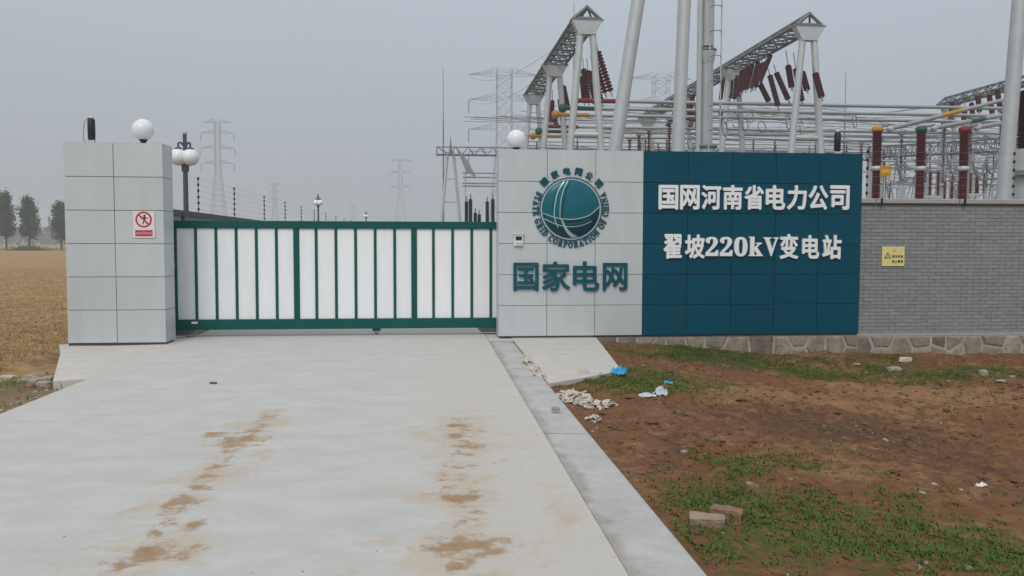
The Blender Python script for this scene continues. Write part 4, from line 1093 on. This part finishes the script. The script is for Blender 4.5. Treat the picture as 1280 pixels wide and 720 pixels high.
# black instrument transformers left of the sign wall
for i, (px, py, D) in enumerate(((583,252,60), (588,249,60), (594,266,62), (599,268,62), (609,252,60), (616,249,60))):
    tp = P(px, py, D); t = thing('voltage_transformer', 'dark insulator column seen between the gate and the sign wall', 'transformer', (tp.x,tp.y,-.75), 'dark insulator columns behind the gate')
    ins_between('column', (tp.x,tp.y,P(px,282,D).z), tp, .16, t, 18, 'black_plastic', .7)
    MB().tube((tp.x,tp.y,-.75), (tp.x,tp.y,P(px,282,D).z), .13, n=8).build('support_post', 'galv', t)
    MB().tube(tp, tp+Vector((.0,0,.35)), .05, n=6).build('terminal', 'galv_dark', t)
by_place('dark insulator columns behind the gate', 'dark insulator column between the gate and the sign wall, %s')
# thin horizontal tubes left of the sign wall
for i, py in enumerate((216, 221.5, 229, 232.5)):
    a = P(578, py, 88); b = Vector((a.x+9, a.y, a.z))
    t = thing('far_bus_tube', 'thin bus tube left of the sign wall, number %s from the top' % ('one','two','three','four')[i], 'bus tube', a, 'thin bus tubes of the rear gantry')
    t['label'] = ('topmost thin bus tube left of the silver sign wall', 'second thin bus tube from the top left of the silver sign wall', 'third thin bus tube from the top left of the silver sign wall', 'lowest thin bus tube left of the silver sign wall')[i]
    MB().tube(a, b, .09, n=8).build('tube', 'bus_metal', t)
    MB().tube((a.x+.3,a.y,a.z), (a.x+.3,a.y,-.75), .07, n=6).build('support_post', 'galv', t); MB().tube((b.x-.3,b.y,b.z), (b.x-.3,b.y,-.75), .07, n=6).build('support_post', 'galv', t)
for i, (px, py, D) in enumerate(((640,176,90), (648,181,93), (655,186,96), (1086,200,80), (1088,208,84), (1090,228,70))):
    a = P(px, py, D); L = 44 if i < 3 else 26; b = Vector((a.x+L, a.y, a.z))
    t = thing('rear_pipe_bus', ('uppermost pale pipe bus far behind the sign wall', 'middle pale pipe bus far behind the sign wall', 'lowest pale pipe bus far behind the sign wall', 'uppermost pale pipe bus over the brick wall', 'middle pale pipe bus over the brick wall', 'lowest pale pipe bus over the brick wall')[i], 'bus tube', a, 'pale pipe buses at the back')
    MB().tube(a, b, .11, n=8).build('tube', 'galv', t)
    for q in (.06, .36, .66, .96):
        c = a.lerp(b, q); ins_between('support_insulator', c - Vector((0,0,.1)), c - Vector((0,0,1.7)), .13, t, 10); MB().tube(c - Vector((0,0,1.7)), (c.x, c.y, -.75), .1, n=6).build('support_post', 'galv', t)
# overhead conductors
for i, (pa, Da, pb, Db, sag) in enumerate((((586,95),165,(722,38),60,2.0), ((586,126),165,(690,86),66,1.5), ((655,126),165,(790,99),175,3), ((0,262),300,(262,167),258,3), ((280,186),260,(500,216),430,4))):
    a = P(*pa, Da); b = P(*pb, Db); pts = [a.lerp(b, k/14) - Vector((0,0,sag*4*(k/14)*(1-k/14))) for k in range(15)]
    tag(MB().path(pts, .018, 4).build('power_line', 'lattice', None, a), ('thin power line from the tall pylon to the left gantry peak', 'thin power line from the tall pylon to the second A-frame', 'thin power line between the two tall pylons', 'thin power line left of the lamp post', 'thin power line between the two pylons above the gate')[i], 'power line', 'overhead power lines')

# ================================================================== TREES
def poplar(px, pybase, pytop, D, halfpx, label, seed):
    b = P(px, pybase, D); H = P(px, pytop, D).z - b.z; rw = halfpx * D / FPX; rs = np.random.default_rng(seed); r2 = random.Random(seed)
    t = thing('poplar_tree', label, 'tree', (b.x, b.y, -.3), 'poplar trees at the edge of the field')
    m_ = MB(); m_.tube((b.x,b.y,-.3), (b.x+.1,b.y,H*.5), .24, .15, 8).tube((b.x+.1,b.y,H*.5), (b.x,b.y,H*.97), .15, .03, 6)
    tips = []
    for k in range(46):
        z = H*(.20 + .72*k/46); a = r2.uniform(0, 6.28); tt_ = (z/H-.16)/.84; prof = min(1, .45 + tt_*2.2) * (1 - max(0, tt_))**.9 + .05
        L = rw * prof * r2.uniform(.6, 1.15); tip = Vector((b.x+math.cos(a)*L, b.y+math.sin(a)*L, z + L*r2.uniform(.7,1.3)))
        m_.tube((b.x+.05,b.y,z-.2), tip, .05, .015, 5); tips.append((Vector((b.x,b.y,z)), tip))
    m_.build('trunk', 'bark', t)
    V = []; F = []
    for root, tip in tips:
        for _ in range(150):
            s = rs.random()**.6; c = root.lerp(tip, .2+.85*s); sp = .28 + .22*rw*.4
            c = np.array(c) + rs.normal(0, 1, 3) * np.array((sp, sp, sp*1.2)); u_ = rs.normal(0,1,3); u_ /= np.linalg.norm(u_); w_ = np.cross(u_, rs.normal(0,1,3)); w_ /= np.linalg.norm(w_)
            sz = rs.uniform(.10, .24); o_ = len(V); V += [c-u_*sz, c+w_*sz*.7, c+u_*sz, c-w_*sz*.7]; F.append((o_,o_+1,o_+2,o_+3))
    o = np_mesh('crown', V, F, 'leaf', smooth=False, parent=t, origin=(b.x,b.y,-.3)); return t
poplar(8, 312, 240, 178, 12, 'poplar tree at the left edge of the photograph', 1)
poplar(37, 312, 247, 180, 12.5, 'middle poplar tree with foliage down to the field', 2)
poplar(77, 312, 254, 176, 12.5, 'poplar tree partly hidden by the gate pillar', 3)
# low shrub at the foot of the middle tree
b = P(37, 311, 172); t = thing('shrub', 'low pale shrub at the foot of the middle poplar', 'shrub', (b.x,b.y,-.3)); rs = np.random.default_rng(9); V = []; F = []
for _ in range(900):
    c = np.array((b.x,b.y,-.3)) + np.array((rs.normal(0,1.6), rs.normal(0,.8), abs(rs.normal(0,.45)))); u_ = rs.normal(0,1,3); u_ /= np.linalg.norm(u_); w_ = np.cross(u_, rs.normal(0,1,3)); w_ /= np.linalg.norm(w_); sz = .16
    o_ = len(V); V += [c-u_*sz, c+w_*sz, c+u_*sz, c-w_*sz]; F.append((o_,o_+1,o_+2,o_+3))
np_mesh('foliage', V, F, 'grass_blade', smooth=False, parent=t, origin=(b.x,b.y,-.3)); MB().tube((b.x,b.y,-.3),(b.x,b.y,.5),.06,.02,6).build('stem','bark',t)
# far wood at the end of the field
V = []; F = []; rs = np.random.default_rng(4)
for _ in range(9000):
    x = rs.uniform(-520, -60); h = 6 + 9 * float(fbm(x*.03, 3.1)); c = np.array((x, 560 + rs.uniform(0,30), -.4 + h*rs.random()**.8)); u_ = rs.normal(0,1,3); u_ /= np.linalg.norm(u_); w_ = np.cross(u_, rs.normal(0,1,3)); w_ /= np.linalg.norm(w_); sz = rs.uniform(.7,1.5)
    o_ = len(V); V += [c-u_*sz, c+w_*sz, c+u_*sz, c-w_*sz]; F.append((o_,o_+1,o_+2,o_+3))
tag(stuff(np_mesh('far_wood', V, F, 'tree_line', smooth=False)), 'dim line of far woods beyond the stubble field', 'woods')

# ================================================================== GROUND COVER AND LITTER
def blades(name, pts, zs, hmin, hmax, wid, lean, m, label, cat, seed):
    rs = np.random.default_rng(seed); n = len(pts)
    h = rs.uniform(hmin, hmax, n); a = rs.uniform(0, 2*np.pi, n); l_ = rs.uniform(.2, 1, n) * lean
    B = np.stack([pts[:,0], pts[:,1], zs], 1); side = np.stack([np.cos(a), np.sin(a), 0*a], 1) * (wid * rs.uniform(.6,1.3,n))[:,None]
    a2 = a + np.pi/2 + rs.uniform(-.7,.7,n); ld = np.stack([np.cos(a2), np.sin(a2), 0*a], 1)
    mid = B + ld*(h*l_*.35)[:,None]; mid[:,2] += h*.6
    tip = B + ld*(h*l_)[:,None]; tip[:,2] += h*(1-.45*l_)
    V = np.stack([B-side, B+side, mid+side*.75, mid-side*.75, tip], 1).reshape(-1,3); i = np.arange(n)*5
    F = np.concatenate([np.stack([i,i+1,i+2],1), np.stack([i,i+2,i+3],1), np.stack([i+3,i+2,i+4],1)])
    return tag(stuff(np_mesh(name, V, F, m, smooth=False)), label, cat)
rs = np.random.default_rng(21)
N = 60000; px_ = rs.uniform(1.45, 13.5, N); py_ = rs.uniform(2.8, 13.8, N)
dens = ellipses(px_, py_, GR, -.2); tuft = np.clip((fbm(px_*1.7+3, py_*1.7, 4) - .36) * 5, 0, 1)
keep = rs.random(N) < np.clip(dens*1.2 - .15, 0, 1) * tuft * .52 + .003
tc_ = np.stack([px_[keep], py_[keep]], 1); k_ = rs.integers(8, 40, len(tc_))
gpt = np.repeat(tc_, k_, 0); rad = np.repeat(rs.uniform(.025, .13, len(tc_)), k_); gpt = gpt + rs.normal(0, 1, gpt.shape) * rad[:, None]; gpt[:, 0] = np.maximum(gpt[:, 0], 1.44)
blades('grass', gpt, zdirt(gpt[:,0], gpt[:,1]) - .004, .012, .050, .0052, 1.8, 'grass_blade', 'short green weeds growing in patches on the bare earth', 'grass', 5)
N = 9000; px_ = rs.uniform(-9, -4.0, N); py_ = rs.uniform(6.5, 12.0, N); dens = ellipses(px_, py_, [(20,468,50,9,.9), (70,480,40,8,.9), (10,490,30,10,.5), (130,474,28,4,.9), (30,512,60,10,.5)], -.1)
keep = rs.random(N) < dens * np.clip((fbm(px_*2.5, py_*2.5)-.35)*4, 0, 1); keep &= (px_ < -3.98 - np.maximum(0, py_-10.1)*.55 - .02)
gpt = np.stack([px_[keep], py_[keep]], 1)
blades('verge_grass', gpt, zfield(gpt[:,0], gpt[:,1]) - .004, .03, .11, .005, 1.0, 'grass_blade', 'weeds on the verge left of the driveway', 'grass', 6)
N = 44000; py_ = 10.8 + 50 * rs.random(N)**1.7; px_ = -6.0 - rs.random(N) * (1.5 + py_*.36)
gpt = np.stack([px_, py_], 1)
zz = np.where(py_ < 41.5, zfield(np.maximum(px_, -19), np.minimum(py_, 41.9)), -.24)
blades('straw_stubble', gpt, zz - .008, .03, .11, .006, 2.8, 'straw', 'dry yellow straw stubble covering the field', 'stubble', 8)

ICO = bmesh.new(); bmesh.ops.create_icosphere(ICO, subdivisions=1, radius=1); IV = np.array([v.co[:] for v in ICO.verts]); IFc = np.array([[v.index for v in f.verts] for f in ICO.faces]); ICO.free()
def lumps(name, pts, zs, smin, smax, m, label, cat, seed, flat=.6, IVx=IV, IFx=IFc):
    rs = np.random.default_rng(seed); n = len(pts); s = smin * (smax/smin) ** (rs.random(n)**2.2)
    jit = 1 + .35 * rs.normal(0, 1, (n, len(IVx), 1)); sc3 = np.stack([rs.uniform(.7,1.4,n), rs.uniform(.7,1.4,n), rs.uniform(.6,1.0,n)*flat/.6*.6], 1)
    V = IVx[None] * jit.clip(.5,1.6) * (s[:,None]*sc3)[:,None,:] + np.stack([pts[:,0], pts[:,1], zs + s*.15], 1)[:,None,:]
    F = (IFx[None] + (np.arange(n)*len(IVx))[:,None,None]).reshape(-1,3)
    return tag(stuff(np_mesh(name, V.reshape(-1,3), F, m, smooth=False)), label, cat)
OC = np.array([(1,0,0),(-1,0,0),(0,1,0),(0,-1,0),(0,0,1),(0,0,-1)], float); OF = np.array([(0,2,4),(2,1,4),(1,3,4),(3,0,4),(2,0,5),(1,2,5),(3,1,5),(0,3,5)])
N = 26000; px_ = 1.42 + 11*rs.random(N); py_ = 3.2 + 10.5*rs.random(N); k_ = rs.random(N) < np.clip((fbm(px_*1.1+2, py_*1.1)-.25)*2, .1, 1); pts = np.stack([px_[k_], py_[k_]], 1)
lumps('soil_clods', pts, zdirt(pts[:,0], pts[:,1]), .006, .030, 'clod', 'brown soil clods scattered over the bare earth', 'soil', 31, IVx=OC, IFx=OF)
N = 2600; px_ = 1.42 + 11*rs.random(N); py_ = 3.3 + 10.3*rs.random(N); pts = np.stack([px_, py_], 1)
lumps('earth_lumps', pts, zdirt(px_, py_) - .004, .012, .05, 'clod', 'larger crumbly lumps of earth on the bare ground', 'soil', 34)
N = 420; px_ = 1.42 + 10*rs.random(N); py_ = 3.4 + 10.2*rs.random(N); pts = np.stack([px_, py_], 1)
lumps('gravel', pts, zdirt(px_, py_), .007, .028, 'rubble', 'small pale pebbles scattered over the bare earth', 'gravel', 32)
N = 150; px_ = rs.uniform(-3.8, .9, N); py_ = rs.uniform(3.6, 13.5, N); pts = np.stack([px_, py_], 1)
lumps('grit', pts, np.zeros(N), .002, .007, 'rubble', 'dark grit scattered over the concrete driveway', 'grit', 35)
N = 260; py_ = rs.uniform(6, 10.4, N); px_ = -4.02 - rs.exponential(.45, N); pts = np.stack([px_, py_], 1)
lumps('verge_gravel', pts, zfield(px_, py_), .008, .04, 'rubble', 'small stones on the verge left of the driveway', 'gravel', 33)

def rubble_labels(): by_place('rubble on the left verge', 'broken rubble on the verge beside the pillar apron, %s piece')
def rock(name, px, py, z, sx, sy, sz, m, label, cat, seed, group=None, rot=0.0):
    c = G(px, py, z); r2 = random.Random(seed); bm = bmesh.new(); bmesh.ops.create_icosphere(bm, subdivisions=2, radius=1)
    for v in bm.verts:
        f = 1 + .35*(mnoise.noise(v.co*1.3+Vector((seed*3.1,0,0)))) + .12*mnoise.noise(v.co*3.5+Vector((seed,5,0)))
        q = v.co*f; q.x = max(-.8,min(.8,q.x)); q.y = max(-.8,min(.8,q.y)); q.z = max(-.5,min(.7,q.z)); v.co = Vector((q.x*sx, q.y*sy, q.z*sz))
    me = bpy.data.meshes.new(name); bm.to_mesh(me); bm.free(); me.materials.append(M[m]); o = bpy.data.objects.new(name, me); COL.objects.link(o)
    zz = float(zdirt(c.x, c.y)) if c.x > 1.4 else (float(zfield(c.x, c.y)) if c.x < -3.98 else .0)
    o.location = (c.x, c.y, zz + sz*.35); o.rotation_euler = (0, 0, rot); return tag(o, label, cat, group)
RS = [(1118,456,.19,.12,.075,'large flat pale stone lying in the grass below the brick wall','stone',.2), (1230,457,.12,.09,.10,'upright pale stone near the right end of the brick wall','stone',.5),
      (1220,461,.10,.06,.05,'small stone left of the upright pale stone by the brick wall','stone',1), (1252,466,.13,.06,.035,'flat stone right of the upright pale stone by the brick wall','stone',0),
      (1071,447,.09,.06,.04,'small stone by the wall below the right end of the teal sign','stone',0), (1132,444,.20,.06,.09,'pale lump of mortar at the foot of the stone base','mortar lump',0),
      (855,594,.05,.035,.03,'pale stone in the earth beside the edge strip','stone',.4), (1265,463,.10,.05,.04,'small stone near the right edge below the brick wall','stone',.3)]
for i, (px, py, sx, sy, sz, lb, ct, rt) in enumerate(RS): rock('stone', px, py, -.27, sx*.72, sy*.72, sz*.72, 'rubble' if ct == 'stone' else 'plaster', lb, ct, i+1, 'loose stones on the earth', rt)
rock('stone', 267, 480.5, 0, .05, .03, .02, 'clod', 'small dark stone on the concrete driveway', 'stone', 21)
rock('stone', 695, 516, -.03, .05, .04, .03, 'rubble', 'small lump of mortar on the concrete edge strip', 'mortar lump', 22)
rock('stone', 735, 426, 0, .13, .08, .05, 'plaster', 'flat lump of mortar at the corner of the sign wall apron', 'mortar lump', 23)
for i, (px, py, s_) in enumerate(((37,462,.10), (48,468,.14), (60,466,.13), (40,473,.12), (56,473,.12), (30,466,.1), (68,464,.09), (45,463,.08))):
    rock('rubble', px, py, -.1, s_, s_*.7, s_*.5, 'brick_red' if i == 3 else 'rubble', 'broken rubble heaped on the verge beside the pillar apron', 'rubble', 40+i, 'rubble on the left verge', i*.7)
rubble_labels()
rock('rubble', 10, 460, -.1, .12, .07, .05, 'plaster', 'pale slab fragment on the verge at the left edge', 'rubble', 55)

def brick(px, py, L, w, h, rz, m, label, seed, tilt=0.0):
    z0_ = -.2; c = G(px, py, z0_); bm = bmesh.new(); bmesh.ops.create_cube(bm, size=1)
    bmesh.ops.scale(bm, vec=(L,w,h), verts=bm.verts); bmesh.ops.subdivide_edges(bm, edges=bm.edges, cuts=3, use_grid_fill=True)
    for v in bm.verts: v.co += Vector([mnoise.noise(v.co*24+Vector((seed,k*7,0)))*.011 for k in range(3)]); v.co *= 1 - .03*(abs(v.co.x)/L*2)**6
    me = bpy.data.meshes.new('brick'); bm.to_mesh(me); bm.free(); me.materials.append(M[m]); o = bpy.data.objects.new('loose_brick', me); COL.objects.link(o)
    o.location = (c.x, c.y, float(zdirt(c.x,c.y)) + h*.26); o.rotation_euler = (tilt, R(2), rz); return tag(o, label, 'brick', 'loose bricks by the edge strip')
brick(884, 680, .21, .10, .062, R(-14), 'brick_pale', 'pale brick lying against the edge of the concrete strip', 3, .1)
brick(909, 668, .19, .10, .055, R(-30), 'brick_red', 'reddish brick half hidden in grass behind the pale brick', 4)
brick(940, 630, .09, .03, .03, R(-50), 'brick_pale', 'small pale brick splinter on the earth above the loose bricks', 6)

def scrap(name, px, py, sx, sy, h, m, label, cat, seed, nseg=9, z=-.12):
    """crumpled sheet with thickness"""
    c = G(px, py, z); zz = float(zdirt(c.x, c.y)) if c.x > 1.4 else 0.0; r2 = random.Random(seed); V = []; F = []
    for j in range(nseg):
        for i in range(nseg):
            u_, v_ = i/(nseg-1)*2-1, j/(nseg-1)*2-1; k = 1 + .25*mnoise.noise(Vector((math.atan2(v_,u_)*1.3, seed, 0))); edge = max(abs(u_),abs(v_))
            q = Vector((u_*2.1+seed, v_*2.1, 0)); zt = h*(abs(mnoise.noise(q))*1.2 + .5*abs(mnoise.noise(q*2.3)) + .35*(1-edge*edge))
            V.append((u_*sx*k, v_*sy*k, zt + .004))
    n0 = len(V); V += [(a, b, d-.004) for a,b,d in V]
    for j in range(nseg-1):
        for i in range(nseg-1):
            a = j*nseg+i; F += [(a,a+1,a+1+nseg,a+nseg), (n0+a+nseg,n0+a+1+nseg,n0+a+1,n0+a)]
    rim = [i for i in range(nseg)] + [nseg*(j+1)-1 for j in range(1,nseg)] + [nseg*nseg-1-i for i in range(1,nseg)] + [nseg*(nseg-1-j) for j in range(1,nseg-1)]
    for a, b in zip(rim, rim[1:]+rim[:1]): F.append((b, a, n0+a, n0+b))
    me = bpy.data.meshes.new(name); me.from_pydata(V, [], F); me.materials.append(M[m]); o = bpy.data.objects.new(name, me); COL.objects.link(o); o.location = (c.x, c.y, zz); o.rotation_euler = (0,0,r2.uniform(-.5,.5))
    return tag(o, label, cat)
scrap('plastic_bag', 774, 475, .09, .09, .10, 'plastic_blue', 'crumpled bright blue plastic bag in the grass by the apron', 'plastic bag', 3)
scrap('plastic_scrap', 825, 496, .06, .09, .09, 'plastic_pale', 'pale crumpled plastic scrap standing on the earth', 'plastic scrap', 5)
scrap('plastic_scrap', 809, 498, .09, .05, .04, 'plastic_pale', 'flat pale plastic scrap left of the standing scrap', 'plastic scrap', 6)
scrap('plastic_scrap', 836, 482, .05, .04, .03, 'plastic_blue', 'tiny bluish plastic scrap above the pale scraps', 'plastic scrap', 7)
scrap('paper_cup', 729, 475, .06, .06, .09, 'plaster', 'pale crushed cup beside the corner of the apron', 'cup', 8)
def heap(name, px, py, sx, sy, h, nf, fs, label, cat, seed, z=-.12, m='plaster'):
    c = G(px, py, z); r2 = random.Random(seed); mb = MB()
    for k in range(nf):
        a = r2.uniform(0, 6.28); q = math.sqrt(r2.random()); x = c.x + math.cos(a)*q*sx; y = c.y + math.sin(a)*q*sy
        zz = (float(zdirt(x, y)) if x > 1.385 else -.03) + h * (1-q*q) * r2.random(); sz = fs * r2.uniform(.5, 1.5)
        u_ = Vector((r2.uniform(-1,1), r2.uniform(-1,1), r2.uniform(-.5,.5))).normalized(); n_ = Vector((r2.uniform(-.7,.7), r2.uniform(-.7,.7), 1)).normalized(); w_ = n_.cross(u_).normalized(); u_ = w_.cross(n_)
        ring = [Vector((x,y,zz+.01)) + (u_*math.cos(t)*r2.uniform(.5,1.2) + w_*math.sin(t)*r2.uniform(.4,.9))*sz + n_*r2.uniform(-.2,.2)*sz for t in np.linspace(0, 6.28, 7, endpoint=False)]
        cen = Vector((x,y,zz+.01)) + n_*sz*r2.uniform(.05,.35); n = 7
        mb.add(ring + [cen] + [p - n_*.006 for p in ring], [(i,(i+1)%n,n) for i in range(n)] + [(i,n+1+i,n+1+(i+1)%n,(i+1)%n) for i in range(n)] + [tuple(n+1+i for i in range(n-1,-1,-1))])
    return tag(mb.build(name, m, None, c), label, cat)
heap('cement_bag', 719, 503, .17, .36, .06, 130, .042, 'torn pale cement bag heaped against the edge strip', 'cement bag', 11)
heap('cement_bag', 748, 511, .19, .17, .04, 60, .038, 'smaller torn piece of the pale cement bag to its right', 'cement bag', 12)
heap('cement_bag', 743, 531, .07, .10, .04, 22, .03, 'small pale paper scrap below the torn cement bag', 'paper scrap', 13)
heap('cement_crust', 669, 458, .10, 1.1, .03, 110, .045, 'crumbled cement crust along the inner edge of the right apron', 'cement crust', 14, -.03)
scrap('plastic_scrap', 1227, 612, .05, .02, .02, 'sign_white', 'tiny white scrap on the earth near the right edge', 'plastic scrap', 15, z=-.25)

# ================================================================== HAZE
hz = bpy.data.materials.new('haze'); hz.use_nodes = True; n, l = hz.node_tree.nodes, hz.node_tree.links
n.remove(n['Principled BSDF']); pv = n.new('ShaderNodeVolumePrincipled'); pv.inputs['Density'].default_value = .0011; pv.inputs['Color'].default_value = (.86, .90, .96, 1); pv.inputs['Anisotropy'].default_value = .1
l.new(pv.outputs[0], n['Material Output'].inputs['Volume']); M['haze'] = hz
hb = MB().box(-1640, 1640, -100, 1640, -2.0, 45).build('haze', 'haze'); stuff(hb); hb['label'] = 'pale haze hanging over the fields and the substation'; hb['category'] = 'haze'
